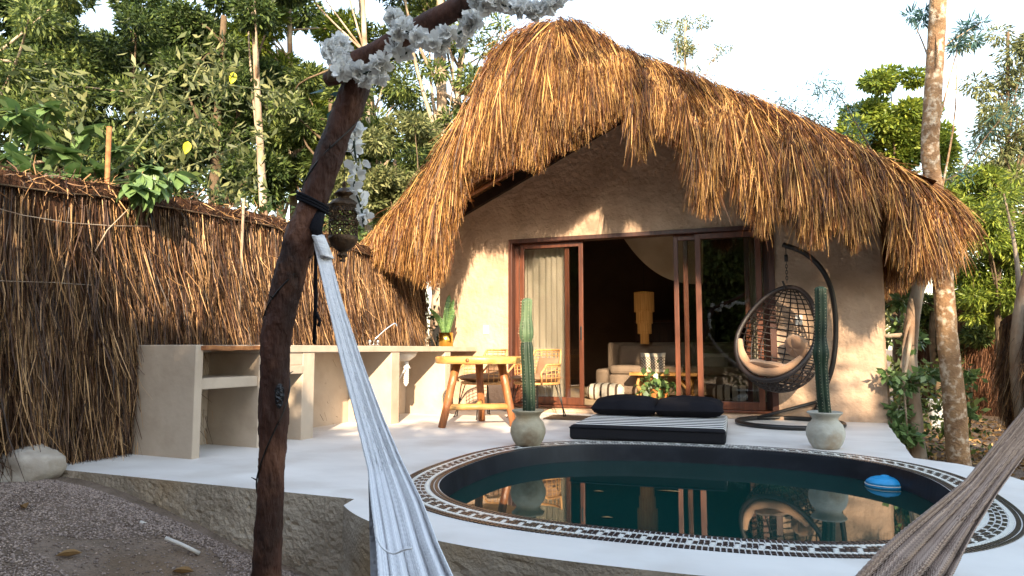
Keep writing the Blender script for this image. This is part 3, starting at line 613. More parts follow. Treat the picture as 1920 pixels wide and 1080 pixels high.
# chandelier
p = PY(1208, 590, 11.6); t = empty('pendant_lamp', (p.x, 11.6, 1.0), label='amber tiered fringe pendant lamp hanging in the dark room', cat='lamp')
for r_, z0, z1, k in [(.165, 1.46, 1.80, 0), (.135, 1.27, 1.50, 1), (.115, 1.10, 1.32, 2), (.07, .93, 1.14, 3)]:
    b = MB(); n = 40
    for q in range(n):
        a = 2*pi*q/n; wd = 2*pi*r_/n*.42; x, y = cos(a)*r_, sin(a)*r_; tx, ty = -sin(a)*wd, cos(a)*wd
        b.add([(x-tx, y-ty, z0-1+random.uniform(0, .015)), (x+tx, y+ty, z0-1+random.uniform(0, .015)), (x+tx, y+ty, z1-1), (x-tx, y-ty, z1-1)], [(0, 1, 2, 3)])
    b.build('fringe_tier', M['lampshade'], t)
    b = MB(); b.tube([(cos(2*pi*q/24)*r_, sin(2*pi*q/24)*r_, z1-1) for q in range(24)], .006, 5, True); b.build('tier_ring', M['brass'], t, True)
MB().tube([(0, 0, .8), (0, 0, 2.75)], .004, 5).build('hanging_cord', M['black_metal'], t)
# net canopy over the bed
cA, cB = PY(1165, 415, 10.3), PY(1310, 532, 10.3)
b = MB()
def netf(u, v_):
    px = 1168+150*u; top = 405; low = 445+88*(1-(1-u)**2.6); y = top+(low-top)*v_; Y = 10.3+.35*v_+.05*sin(u*14+v_*2)*v_; q = PY(px, y, Y); return (q.x, q.y, q.z)
b.grid(netf, 24, 12); tag(b.build('bed_canopy', M['net'], smooth=True), 'cream cotton canopy draped from the ceiling inside the room', 'canopy')
t = empty('cabinet', (PY(1250, 620, 13.6).x, 13.8, .07), label='dark reddish cabinet against the back wall of the dark room', cat='cabinet')
MB().box(-.6, .9, -.25, .25, 0, 1.3).build('cabinet_body', M['door_dark'], t, bev=.01); MB().box(-.62, .92, -.27, .27, 1.3, 1.34).build('cabinet_top', M['door_wood'], t, bev=.006)
for k in range(2): MB().box(-.57+k*.75, .14+k*.72, -.266, -.252, .06, 1.24).build('cabinet_door', M['door_dark'], t, bev=.004)

# ================================================================== OUTDOOR KITCHEN COUNTER (local x runs towards the house, local y towards the fence)
ka = atan2(1, .055); kit = empty('outdoor_kitchen', (-4.27, 4.24, 0), ka, label='beige cement kitchen counter built along the brush fence', cat='counter')
def KW(u, v_, z): return V((-4.27+cos(ka)*u-sin(ka)*v_, 4.24+sin(ka)*u+cos(ka)*v_, z))
def kbox(name, u0, u1, v0, v1, z0, z1, m='counter', bev=.008):
    b = MB(); nu = max(1, int((u1-u0)/.12)); b.box(u0, u1, v0, v1, z0, z1); return b.build(name, M[m], kit, bev=bev)
kbox('end_wall', -.01, .065, -.01, .66, -.01, .885)
kbox('partition', .68, .755, .0, .60, -.01, .818); kbox('partition', 1.24, 1.41, .0, .60, -.01, .818); kbox('partition', 2.73, 2.90, .0, .60, -.01, .818); kbox('partition', 3.97, 4.12, .0, .60, -.01, .818)
kbox('back_panel', .065, 4.83, .60, .655, -.01, .818)
kbox('shelf', .065, .68, .012, .60, .53, .62); kbox('shelf', .755, 1.24, -.006, .60, .62, .70); kbox('front_panel', .755, 1.24, .004, .06, .70, .818)
kbox('counter_top', .66, 4.86, -.012, .68, .82, .888); kbox('counter_back_strip', .065, .66, .56, .66, .82, .885)
t = empty('wooden_plank', KW(.36, .24, .86), ka+.03, label='orange brown wooden plank lying over the open first bay of the counter', cat='plank')
b = MB(); b.grid(lambda u, v_: ((u-.5)*.66, (v_-.5)*.58+.01*nz(u*6, 2), .0+.01*nz(u*4, v_*4)), 14, 6); b.build('board', M['plank'], t, solid=.035, bev=.005)
# sink basin and drain
p = KW(3.42, .3, .82)
t = empty('sink', p, ka, label='round white washbasin hanging under the counter by the tap', cat='sink')
b = MB(); b.lathe([(.02, -.12), (.09, -.11), (.16, -.06), (.19, -.002), (.17, -.002)], 24); b.build('bowl', M['white_plastic'], t, True)
b = MB(); prof = [(.03, -.12), (.03, -.17), (.045, -.17), (.045, -.2)]+[(.03+.006*(k % 2), -.2-.012*k) for k in range(16)]+[(.01, -.42)]; b.lathe(prof[::-1], 16, (-.1, -.12, 0)); b.build('drain_pipe', M['white_plastic'], t, False)
b = MB(); b.tube(smooth_line([(.0, -.12, -.2), (-.18, -.15, -.22), (-.24, -.1, -.34), (-.16, .1, -.45), (-.02, .2, -.4)], 14), .008, 6); b.build('water_hose', M['white_plastic'], t, True)
# tap
p = KW(2.86, .34, .888); t = empty('tap', p, ka, label='chrome swan neck tap with two knobs standing on the counter', cat='tap')
MB().box(-.10, .10, -.022, .022, 0, .018).build('base_plate', M['chrome'], t, bev=.006)
b = MB(); b.tube(smooth_line([(0, 0, .01), (0, 0, .06), (.01, -.02, .09), (.10, -.10, .20), (.17, -.16, .265), (.185, -.175, .27), (.195, -.185, .25), (.197, -.187, .235)], 18), .009, 8); b.build('spout', M['chrome'], t, True)
for s in (-.08, .08): MB().lathe([(.012, .018), (.012, .04), (.022, .045), (.024, .065), (.015, .072), (0, .073)], 14, (s, 0, 0)).build('knob', M['chrome'], t, True)
# brass pot with snake plant
p = KW(4.38, .22, .888); t = empty('snake_plant', p, label='snake plant in a shiny brass pot on the far end of the counter', cat='plant')
MB().lathe([(.09, 0), (.098, .003), (.098, .19), (.092, .19), (.092, .17)], 32).build('brass_pot', M['brass'], t, True); MB().lathe([(.0, .165), (.091, .165)], 16).build('soil', M['soil'], t)
for k, (dx, dy, h_, lean, az, w_) in enumerate([(0, 0, .56, .10, 1.2, .075), (.02, .02, .50, .16, .2, .07), (-.03, 0, .40, .55, 3.3, .085), (.03, -.02, .36, .30, .1, .05), (-.02, .03, .40, .12, 2.5, .04), (.0, -.03, .34, .20, -1.2, .045), (.04, .02, .30, .38, -.3, .045), (-.05, -.01, .30, .46, 3.0, .05)]):
    b = MB()
    def lf(u, v_):
        s = (u-.5)*w_*2*(sin(pi*min(1, v_*1.0+.0)**.8)*.5+.28)*(1 if v_ < .97 else .15); bow = lean*h_*v_**1.8; a = az
        sx, sy = -sin(a+1.2), cos(a+1.2); return (dx+cos(a)*bow+sx*s, dy+sin(a)*bow+sy*s, .16+h_*v_*(1-.15*lean*v_)+abs(u-.5)*.012)
    b.grid(lf, 4, 12); b.build('leaf', M['sansevieria'], t, True, solid=.004)

# ================================================================== ROUND TABLE + RATTAN CHAIRS
tc_ = V((-3.12, 7.24, 0)); t = empty('round_table', tc_, label='round honey coloured slab table on three leaning log legs', cat='table')
b = MB(); n = 64; b.lathe([(.40, .69), (.505, .692), (.515, .70), (.52, .755), (.515, .765), (.50, .77), (.2, .772), (0, .772)], n)
b.v = [(x*(1+.02*nz(atan2(y, x)*2, 1)), y*(1+.02*nz(atan2(y, x)*2, 1)), z) for x, y, z in b.v]; b.build('table_top', M['table_wood'], t, True)
MB().lathe([(.0, 0), (.018, 0), (.022, .004), (0, .006)], 14).build('wood_knot', M['log_wood'], t, True).location = (.06, -.513, .735)
t.children[-1].rotation_euler = (pi/2, 0, .1)
feet = [(-3.424, 6.86), (-2.74, 7.26), (-3.30, 7.68)]; tops = [(-3.30, 6.98), (-2.88, 7.25), (-3.26, 7.50)]
for (fx, fy), (tx, ty) in zip(feet, tops):
    a, c = V((fx, fy, 0))-tc_, V((tx, ty, .692))-tc_; MB().tube([a, a.lerp(c, .33)+V((.004, 0, 0)), a.lerp(c, .66)-V((.004, 0, 0)), c], [.041, .045, .044, .047], 12).build('leg', M['log_wood'], t, True)
lp = lambda i, z: (V((*feet[i], 0)).lerp(V((*tops[i], .692)), z/.692))-tc_
MB().tube([lp(0, .22), lp(1, .22)], .034, 12).build('stretcher', M['stretcher_wood'], t, True); MB().tube([lp(0, .24).lerp(lp(1, .24), .5), lp(2, .235)], .03, 12).build('stretcher', M['stretcher_wood'], t, True)

def chair():
    t = empty('rattan_chair', label='x', cat='chair', group='rattan armchairs by the round table')
    R0 = .29
    def top(ph): a = abs(ph); return .84 if a < .75 else (.66+.18*(1+cos((a-.75)/.35*pi))/2 if a < 1.1 else .66)
    def pt(ph, z, k=1.): fl = 1+.16*(z-.44); return V((sin(ph)*R0*fl*k, cos(ph)*R0*fl*k*.95, z))
    PH = 2.0; b = MB(); fr_ = [pt(-PH+2*PH*i/60, top(-PH+2*PH*i/60)) for i in range(61)]
    arm0 = [V((-.27, -.20, .44)), V((-.285, -.23, .56))]; arm1 = [V((.285, -.23, .56)), V((.27, -.20, .44))]
    b.tube(arm0+fr_+arm1, .014, 6); b.build('back_frame', M['rattan'], t, True)
    b = MB(); b.tube([V((cos(2*pi*i/40)*.28, sin(2*pi*i/40)*.27, .43)) for i in range(40)], .018, 6, True); b.build('seat_ring', M['rattan'], t, True)
    b = MB(); b.lathe([(.0, 0), (.26, 0), (.265, .012), (0, .014)], 28, (0, 0, .425)); b.build('seat_web', M['rattan'], t)
    b = MB()
    for z in (.50, .545, .59, .635, .68, .725, .77, .81):
        run = []
        for i in range(81):
            ph = -PH+2*PH*i/80
            if top(ph) > z+.004: run.append(pt(ph, z))
            else:
                if len(run) > 1: b.tube(run, .0055, 5)
                run = []
        if len(run) > 1: b.tube(run, .0055, 5)
    b.build('horizontal_canes', M['rattan'], t, True); b = MB()
    for ph in np.linspace(-PH, PH, 17): b.tube([pt(ph, .43), pt(ph, (.43+top(ph))/2), pt(ph, top(ph))], .0055, 5)
    b.build('upright_canes', M['rattan'], t, True)
    put(cushion_mesh(.50, .48, .12), 'seat_cushion', M['seat_cushion'], t, (0, -.01, .49))
    o = put(cushion_mesh(.36, .30, .12), 'back_cushion', M['seat_cushion'], t, (0, .19, .60), (1.25, 0, 0))
    for sx in (-1, 1):
        for sy in (-1, 1):
            b = MB(); b.tube([(sx*.15, sy*.17, .42), (sx*.24, sy*.27, .02), (sx*.25, sy*.285, .008), (sx*.235, sy*.24, .012), (sx*.20, sy*.20, .42)], .0075, 6); b.build('leg', M['black_metal'], t, True)
    return t
c1 = chair(); c1.location = (-3.47, 8.12, 0); c1.rotation_euler = (0, 0, -.55); c1['label'] = 'rattan armchair directly behind the round table, under the socket plate'
index_children(); c2 = copy_tree(c1); c2.location = (-2.82, 8.30, 0); c2.rotation_euler = (0, 0, -.42); c2['label'] = 'rattan armchair between the round table and the glass door, behind the tall cactus'

# ================================================================== CACTI
def cactus_pot(loc_, m, lab, prof, h, rad, seed, tilt=0, split=.62):
    t = empty('potted_cactus', loc_, label=lab, cat='cactus', group='column cacti in round clay pots')
    b = MB(); b.lathe(prof, 40); b.build('pot', M[m], t, True); MB().lathe([(.0, .27), (.098, .27)], 16).build('soil', M['soil'], t)
    R_ = 7
    def body(z0, z1, nm, mt, cap):
        b = MB(); n = R_*6; nz_ = 26; z_ = [z0+(z1-z0)*k/nz_ for k in range(nz_+1)]
        if cap: z_ += [z1+.008, z1+.018, z1+.025, z1+.028]
        for k, z in enumerate(z_):
            u = z/h; r = rad(u)
            if cap and z > z1: r *= sqrt(max(0, 1-((z-z1)/.0285)**2))
            for q in range(n):
                a = 2*pi*q/n; rr = r*(.70+.30*abs(cos(a*R_/2))**.8); b.v.append((rr*cos(a)+.012*sin(u*5+seed)+tilt*u, rr*sin(a), .27+z))
        for k in range(len(z_)-1):
            for q in range(n): j = (q+1) % n; b.f.append((k*n+q, k*n+j, (k+1)*n+j, (k+1)*n+q))
        if cap: b.f.append(tuple((len(z_)-1)*n+q for q in range(n)))
        b.build(nm, M[mt], t, True)
    body(0, h*split, 'old_stem', 'cactus', False); body(h*split, h-.028, 'new_stem', 'cactus_new' if m == 'pot_beige' else 'cactus', True)
    c, d = [], []
    for q in range(R_):
        for k in range(int(h/.026)):
            z = k*.026+.02; u = z/h; r = rad(u); a = 2*pi*q/R_; base = (r*cos(a)+.012*sin(u*5+seed)+tilt*u, r*sin(a), .27+z)
            for s in range(3): c.append(base); d.append((cos(a)+random.uniform(-.7, .7), sin(a)+random.uniform(-.7, .7), random.uniform(-.6, .6)))
    v, f = strands(np.array(c), np.array(d), rng.uniform(.008, .016, len(c)), np.full(len(c), .0024), 1); tag(np_obj('spines', v, f, M['spine'], t), kind='stuff')
prof = [(.09, 0), (.105, .004), (.135, .05), (.156, .11), (.157, .15), (.14, .205), (.108, .24), (.103, .255), (.118, .28), (.142, .30), (.145, .31), (.138, .315), (.12, .30), (.10, .275)]
cactus_pot(PZ(990, 835.5), 'pot_beige', 'tall cactus with fresh pale green upper half in beige clay pot by the table', prof, 1.04,
           lambda u: .054+.012*math.exp(-((u-.70)/.08)**2)-.010*math.exp(-((u-.62)/.03)**2)+.004*(u < .6)-.004*(u > .8), 1, .0)
cactus_pot(PZ(1549, 841), 'pot_grey', 'dark green column cactus in a pale grey clay pot before the hanging chair', [(r*1.0, z) for r, z in prof], 1.13,
           lambda u: .054+.016*math.exp(-((u-.48)/.06)**2)-.006*math.exp(-((u-.62)/.05)**2)-.003*(u > .7), 3, -.01, split=.45)

# ================================================================== LOUNGE MATTRESS + CUSHIONS + MAT
ang = radians(3.0); t = empty('floor_mattress', (-1.86, 6.42, 0), ang, label='thin black floor mattress with white stripes on the terrace by the pool', cat='mattress')
b = MB(); W_, D_, H_ = 1.42, 1.52, .135
b.box(0, W_, 0, D_, .004, H_); o = b.build('mattress_body', M['mattress'], t, bev=.03); o.modifiers['bevel'].segments = 4
MB().tube([(0, -.004, H_-.02), (W_, -.004, H_-.02)], .006, 6).build('piping', M['black_fabric'], t, True)
for k, (x, lb) in enumerate([(.33, 'left plump black cushion lying on the striped floor mattress'), (1.0, 'right plump black cushion lying on the striped floor mattress')]):
    cx = -1.86+cos(ang)*(x+.03)-sin(ang)*1.22; cy = 6.42+sin(ang)*(x+.03)+cos(ang)*1.22
    o = put(cushion_mesh(.72, .42, .21, 20, 14, .28, pinch=.03), 'black_cushion', M['black_fabric'], None, (cx, cy, .235), (radians(8), 0, ang+(.03 if k else -.02)))
    tag(o, lb, 'cushion', 'black cushions on the floor mattress')
p = PZ(1095, 785); t = empty('door_mat', (p.x, p.y, .004), .05, label='dark brown woven mat with fringed end left of the striped mattress', cat='mat')
b = MB(); b.grid(lambda u, v_: ((u-.5)*.80+.01*nz(v_*9), (v_-.5)*.52, .006+.006*nz(u*5, v_*5)), 16, 12); b.build('woven_mat', M['mat_rug'], t, solid=.008)
N = 90; c = np.stack([np.full(N, -.40), np.linspace(-.25, .25, N), np.full(N, .008)], 1); v, f = strands(c, np.tile([-1, 0, -.05], (N, 1))+rng.normal(size=(N, 3))*.15, np.full(N, .06), np.full(N, .005), 2); tag(np_obj('fringe', v, f, M['mat_rug'], t), kind='stuff')

# ================================================================== HANGING EGG CHAIR
ED = 8.0; eg = empty('hanging_chair_stand', PZ(1480, 797), label='black curved steel stand with round foot ring carrying the wicker egg chair', cat='stand')
eo = eg.location.copy(); SC = lambda px, py, D=ED: PD(px, py, D)-eo
b = MB(); rc = V((0, 0, .028)); b.tube([rc+V((cos(2*pi*k/48)*.56, sin(2*pi*k/48)*.56, 0)) for k in range(48)], .026, 10, True); b.build('foot_ring', M['black_metal'], eg, True)
arc_px = [(1468, 459), (1490, 466), (1512, 477), (1532, 494), (1548, 517), (1559, 545), (1565, 580), (1567, 612), (1566, 650), (1560, 690), (1549, 722), (1537, 752), (1528, 775), (1524, 796)]
arc_w = [SC(px, py, 8.15+.12*max(0, (py-690)/100)) for px, py in arc_px]; arc_w[-1].z = .03
b = MB(); b.tube(smooth_line(arc_w, 50), .03, 10); b.build('curved_pole', M['black_metal'], eg, True)
b = MB(); b.tube([arc_w[-3]+V((.0, 0, 0)), V((-.35, .42, .03))], .02, 8); b.build('brace', M['black_metal'], eg, True)
tip = arc_w[0]+V((.03, 0, -.02)); b = MB(); b.tube([tip+V((0, 0, -.0)), tip+V((0, 0, -.10))], .006, 6); b.tube([tip+V((0, 0, -.10)), tip+V((0, 0, -.18))], .02, 10); b.build('spring', M['black_metal'], eg, True)
zc = tip.z-.18
eggtop = PD(1474, 531, 8.05)
k = 0
while zc+eo.z > eggtop.z+.02:
    L_ = .048; q = []
    for i in range(14):
        a = 2*pi*i/14; x, z = cos(a)*.012, sin(a)*L_*.55; q.append(tip+V((x if k % 2 else 0, 0 if k % 2 else x, 0))-V((0, 0, tip.z-zc+L_*.45-z)))
    MB().tube(q, .0035, 5, True).build('chain_link', M['black_metal'], eg, True); zc -= L_*.72; k += 1
C0 = PD(1468, 640, 8.05); egg = empty('egg_chair', C0-V((cos(YAW), sin(YAW), 0))*.03, label='dark wicker egg shaped swing chair hanging from the black curved stand', cat='chair')
ea = V((.49, .47, .655))
camR, camF = V((cos(YAW), sin(YAW), 0)), V((-sin(YAW), cos(YAW), 0))
nrm = (camR*-.70+camF*-.64+V((0, 0, .26))).normalized(); cut = .13
def egp(th, ph):                                       # th latitude -pi/2..pi/2, ph azimuth
    k = 1-.16*max(0, sin(th)); return V((ea.x*cos(th)*cos(ph)*k, ea.y*cos(th)*sin(ph)*k, ea.z*sin(th)*(1 if th > 0 else .9)))
b = MB(); b2 = MB()
def runs(pts, bb, r):
    run = []
    for p in pts:
        if p.dot(nrm) < cut: run.append(p)
        else:
            if len(run) > 1: bb.tube(run, r, 5)
            run = []
    if len(run) > 1: bb.tube(run, r, 5)
for th in np.linspace(-1.35, 1.45, 25): runs([egp(th, 2*pi*i/90) for i in range(91)], b, .0078)
for ph in np.linspace(0, 2*pi, 23)[:-1]: runs([egp(-1.5+3.0*i/60, ph) for i in range(61)], b2, .0075)
b.build('horizontal_wicker', M['black_wicker'], egg, True); b2.build('upright_ribs', M['black_wicker'], egg, True)
b = MB()
for k in range(20):                                     # denser diagonal weave in the seat bowl
    ph0 = 2*pi*k/20
    for s in (-1, 1): runs([egp(-1.45+.95*i/20, ph0+s*.9*i/20) for i in range(21)], b, .006)
b.build('bowl_weave', M['black_wicker'], egg, True)
egg.rotation_mode = 'QUATERNION'
from mathutils import Quaternion
egg.rotation_quaternion = Quaternion(camF, .20)
# rim: trace the cut
u_ = nrm.cross(V((0, 0, 1))).normalized(); w_ = nrm.cross(u_).normalized(); rim = []
for i in range(72):
    a = 2*pi*i/72; d = u_*cos(a)+w_*sin(a); lo, hi = 0, 1.2
    for _ in range(24):
        m_ = (lo+hi)/2; p = nrm*cut+d*m_; k = 1-.16*max(0, p.z/ea.z); val = (p.x/ea.x/k)**2+(p.y/ea.y/k)**2+(p.z/(ea.z*(1 if p.z > 0 else .9)))**2
        if val < 1: lo = m_
        else: hi = m_
    rim.append(nrm*cut+d*lo)
MB().tube(rim, .029, 10, True).build('rim', M['black_wicker'], egg, True)
qi = Quaternion(camF, -.20); MB().tube([qi@(camR*.08+V((0, 0, ea.z-.04))), qi@(camR*.05+V((0, 0, ea.z+.05)))], .012, 8).build('hanging_eye', M['black_metal'], egg, True)
# cushions inside
def padded(cx, rx, ry, thick, name, loc_, rot, tuft=3):
    b = MB()
    def fn(u, v_, s=1):
        a = 2*pi*u; r = v_; x, y = rx*r*cos(a), ry*r*sin(a); k = (1-r**4)**.5 if r < 1 else 0
        return (x, y, s*thick*k*(.75+.25*abs(sin(a*tuft)))-.0)
    b.grid(lambda u, v_: fn(u, v_), 40, 10); b.grid(lambda u, v_: fn(1-u, v_, -.6), 40, 10)
    o = b.build(name, M['tan_cushion'], egg, True); o.location = loc_; o.rotation_euler = rot; return o
az = atan2(nrm.y, nrm.x)
fwd = V((cos(az), sin(az), 0)); rgt = V((-fwd.y, fwd.x, 0))
padded(0, .36, .36, .075, 'seat_cushion', tuple(-fwd*.03+V((0, 0, -.36))), (0, radians(-10), az), 3)
o = padded(0, .15, .19, .09, 'back_cushion', tuple(camR*.24+camF*.12+V((0, 0, -.02))), (0, radians(-60), az-.5), 2)
b = MB()                                               # puffy front edge of the cushion hanging over the rim
low = [p for p in rim]; zmin = min(p.z for p in rim); i0 = min(range(72), key=lambda i: rim[i].z)
seg = [rim[(i0+k) % 72]*.93+V((0, 0, .06))+nrm*.0 for k in range(-14, 12)]; b.tube(seg, [.015+.042*sin(pi*min(1, (k+.5)/26))**.5*(1-.2*abs(sin(k*.55))) for k in range(26)], 12); b.build('cushion_edge', M['tan_cushion'], egg, True)
print('egg scale check', [round(x, 2) for x in (C0.x, C0.y, C0.z)])

# ================================================================== BRUSH FENCES
def fence(name, lab, pts, topf, n, m, back_m, L=(.35, .9), depth=.05, cap=True, wmul=1, kx=1):
    """pts: polyline on plan; face normal is to the right of the direction of travel"""
    P = [V((*p, 0)) for p in pts]; t = empty(name, P[0], label=lab, cat='fence'); seg = [(P[i+1]-P[i]).length for i in range(len(P)-1)]; tot = sum(seg)
    def at(s):
        for i, l_ in enumerate(seg):
            if s <= l_ or i == len(seg)-1: d = (P[i+1]-P[i]).normalized(); return P[i]+d*s, d
            s -= l_
    b = MB(); NS = int(tot*6)
    def core(u, v_):
        p, d = at(u*tot); nn = V((d.y, -d.x, 0)); z0 = gz(p.x, p.y)-.05; z1 = topf(u*tot)-.06; q = p-P[0]+nn*(.02*nz(u*tot*4, v_*3)+.02*sin(u*tot*9)); return (q.x, q.y, z0+(z1-z0)*v_)
    b.grid(core, NS, 8); b.build('brush_core', back_m, t, solid=.05)
    s = rng.random(n)*tot; R_, D_ = [], []
    for i in range(n):
        p, d = at(s[i]); nn = V((d.y, -d.x, 0)); z1 = topf(s[i]); z0 = gz(p.x, p.y); cl = nz(s[i]*5, 3); z = z0+(z1-.12-z0)*(1-random.random()**1.35*.93)
        q = p-P[0]+nn*(depth*(.4+random.random())+.035*nz(s[i]*3, z*1.3, 4)+.03*nz(s[i]*9, z*2, 2)); R_.append((q.x, q.y, z))
        dd = V((0, 0, -1))+d*(nz(s[i]*2.5, z*1.2, 7)*.22+random.gauss(0, .06))+nn*random.gauss(.04, .06); D_.append(dd)
    R_ = np.array(R_); Ls = rng.uniform(L[0], L[1], n); Ls = np.minimum(Ls, R_[:, 2]-(-.03)+rng.uniform(-.05, .05, n)); Ls = np.maximum(Ls, .12)
    v1, f1 = strands(R_, np.array(D_), Ls, rng.uniform(.003, .0085, n)*wmul, 3, rng.normal(size=(n, 3))*.10, .008)
    # loose curly ends
    k = n//6; idx = rng.choice(n, k, replace=False); v2, f2 = strands(R_[idx]+np.array([[.0, 0, -.2]]), np.array(D_)[idx]+rng.normal(size=(k, 3))*.3, rng.uniform(.12, .35, k), rng.uniform(.003, .006, k)*wmul, 3, rng.normal(size=(k, 3))*.35, .008)
    v, f = merge([(v1, f1), (v2, f2)]); tag(np_obj('brush_twigs', v, f, m, t), kind='stuff')
    if cap:
        k = int(tot*620); s = rng.random(k)*tot; R_, D_ = [], []
        for i in range(k):
            p, d = at(s[i]); nn = V((d.y, -d.x, 0)); q = p-P[0]+nn*random.uniform(-.06, .10); R_.append((q.x, q.y, topf(s[i])+random.gauss(-.05, .03)))
            D_.append(d*random.gauss(0, .8)+nn*random.gauss(0, .4)+V((0, 0, random.gauss(-.5, .6))))
        v, f = strands(np.array(R_), np.array(D_), rng.uniform(.05, .17, k), rng.uniform(.004, .010, k), 2, rng.normal(size=(k, 3))*.3, .006); tag(np_obj('top_tangle', v, f, m, t), kind='stuff')
        b = MB(); pp = []
        for i in range(41):
            p, d = at(tot*i/40); nn = V((d.y, -d.x, 0)); q = p-P[0]+nn*.085; pp.append((q.x, q.y, topf(tot*i/40)-.13+.01*nz(i*.7)))
        b.tube(pp, .007, 5); b.build('tie_rail', M['bark_dark'], t, True)
        b = MB(); b.grid(lambda u, v_: tuple((lambda q, d: (q.x+d.y*.075, q.y-d.x*.075, topf(u*tot)-.135+.11*v_+.012*nz(u*tot*7, v_)))(at(u*tot)[0]-P[0], at(u*tot)[1])), NS*2, 2); b.build('top_band', M['twig_back'], t)
    return t, at, P[0]
def ltop(s):
    y = -2.2+s; return float(np.interp(y, [-2.2, 1.5, 3.1, 4.2, 5.8, 7.9, 9.3], [1.95, 2.02, 2.10, 2.2, 2.27, 2.2, 2.15]))+.02*nz(y*3)
lf_, lat, lP = fence('brush_fence', 'tall brown brush fence of hanging twigs behind the kitchen counter', [(-5.02, -2.2), (-5.0, 9.3)], ltop, 52000, M['twig'], M['twig_back'])
b = MB(); b.tube([(.13, 3.7+k*.35, 1.82+.05*sin(k*.8)+.10*max(0, k-5)*.18) for k in range(9)], .004, 5); b.build('loose_vine', M['bark_pale'], lf_, True)
b = MB(); b.tube([(.13, 3.6+k*.3, 1.32+.02*sin(k)) for k in range(9)], .003, 5); b.build('loose_vine', M['bark_pale'], lf_, True)
b = MB(); b.tube([(.14, 6.4, 2.12), (.14, 6.25, 1.95), (.14, 6.1, 1.78), (.15, 6.0, 1.6)], .005, 5); b.build('loose_vine', M['bark_pale'], lf_, True)
for px, y0, y1, mt, nm, lb in [(203, 352, 238, 'plank', 'bamboo_pole', 'upright orange bamboo pole rising behind the brush fence'), (452, 470, 372, 'bark_pale', 'fence_stake', 'pale thin stake tied against the top of the brush fence')]:
    x_ = -5.08 if nm == 'bamboo_pole' else -4.9; d = ray(px, y0); k = x_/d.x; a = CAMP+d*k; d = ray(px+(2 if nm == 'bamboo_pole' else 5), y1); c = CAMP+d*(x_/d.x)
    b = MB(); a0 = a.copy(); a0.z -= .9; b.tube([V((0, 0, 0)), c-a0], .020 if nm == 'bamboo_pole' else .014, 8)
    tag(b.build(nm, M[mt], smooth=True, loc=a0), lb, 'pole')
def rtop(s): return 1.55+.1*nz(s*1.5)-.25*max(0, .6-s)
ra, rb = PZ(1795, 790, -.4), PZ(1990, 800, -.4)
fence('brush_fence', 'rust brown brush fence far right beyond the tree trunks', [(ra.x-.2, ra.y+2.6), (rb.x+.5, rb.y+.9)], lambda s: 1.75+.12*nz(s*1.5), 9000, M['twig_dark'], M['twig_back'], cap=True, wmul=1.2)
fr2, _, _ = fence('brush_screen', 'leaning lighter brush screen at the right edge of the garden', [(PD(1885, 700, 8.6).x, PD(1885, 700, 8.6).y), (PD(1990, 700, 7.6).x, PD(1990, 700, 7.6).y)], lambda s: 1.25+.35*s, 2600, M['twig'], M['twig_back'], cap=False)
# thin dry climber in front of the fence bottom, boulder, pipes
b = MB(); p = PZ(105, 862, 0); b.tube(smooth_line([p, p+V((.02, .05, .3)), p+V((-.04, .1, .55)), p+V((.06, .1, .9)), p+V((.0, .12, 1.15))], 16), .004, 5); tag(b.build('dry_vine_stem', M['bark_pale'], smooth=True), 'thin dry pale stem standing at the foot of the fence near the boulder', 'vine')
b = MB()
def rk(u, v_):
    th, ph = pi*v_, 2*pi*u; q = V((sin(th)*cos(ph), sin(th)*sin(ph), cos(th))); r = 1+.28*nz(q.x*1.1+4, q.y*1.1, q.z*1.1)+.08*nz(q.x*4, q.y*4, q.z*4)+.02*nz(q.x*14, q.y*14, q.z*14)
    return (math.copysign(abs(q.x)**.8, q.x)*.27*r, math.copysign(abs(q.y)**.8, q.y)*.2*r, math.copysign(abs(q.z)**.75, q.z)*.145*r)
b.grid(rk, 48, 28); p = PZ(38, 905, -.08); tag(b.build('boulder', M['rock'], smooth=True, loc=(p.x, p.y, .03)), 'large pale limestone boulder at the left corner of the terrace', 'boulder')
for x0, y0, x1, y1, lb in [(118, 926, 168, 946, 'white pipe piece half buried nearest the boulder'), (262, 980, 302, 998, 'middle short piece of white pipe in the gravel'), (310, 1010, 374, 1039, 'white pipe piece in the gravel closest to the wooden post')]:
    a = PZ(x0, y0, -.2); c = PZ(x1, y1, -.3)
    for _ in range(6): a = PZ(x0, y0, gz(a.x, a.y)); c = PZ(x1, y1, gz(c.x, c.y))
    tag(MB().tube([V((0, 0, .0)), (c-a)*.5+V((0, 0, .004)), c-a], .011, 10).build('buried_pipe', M['white_pipe'], smooth=True, loc=a+V((0, 0, .004))), lb, 'pipe', 'white pipe pieces lying in the gravel')

# ================================================================== FOREGROUND POST, BEAM, GARLANDS, LANTERN
PDp = 2.4
post_px = [(478, 1300, 60), (497, 1120, 57), (500, 1060, 54), (505, 960, 52), (509, 880, 51), (513, 780, 55), (515, 700, 56), (517, 640, 58), (530, 570, 58), (548, 500, 60), (566, 440, 62), (583, 390, 54), (607, 320, 54), (633, 250, 54), (655, 195, 56), (668, 155, 56), (672, 138, 50)]
pts = [PD(x, y, PDp) for x, y, _ in post_px]; base = pts[0].copy(); t = empty('forked_post', base, label='dark reddish log post leaning in the foreground', cat='post')
ln = smooth_line([(p-base) for p in pts], 90); rr = [interp(i/89*(len(pts)-1), [(k, w_*.93/2/F_PX*PDp) for k, (_, _, w_) in enumerate(post_px)])[0] for i in range(90)]
b = MB(); n = 56; NL = 520; lf = [ln[0]]*NL
lf = smooth_line([p-base for p in pts], NL); rf = [float(np.interp(i/(NL-1)*89, range(90), rr)) for i in range(NL)]
b.tube(lf, rf, n)
vv = []
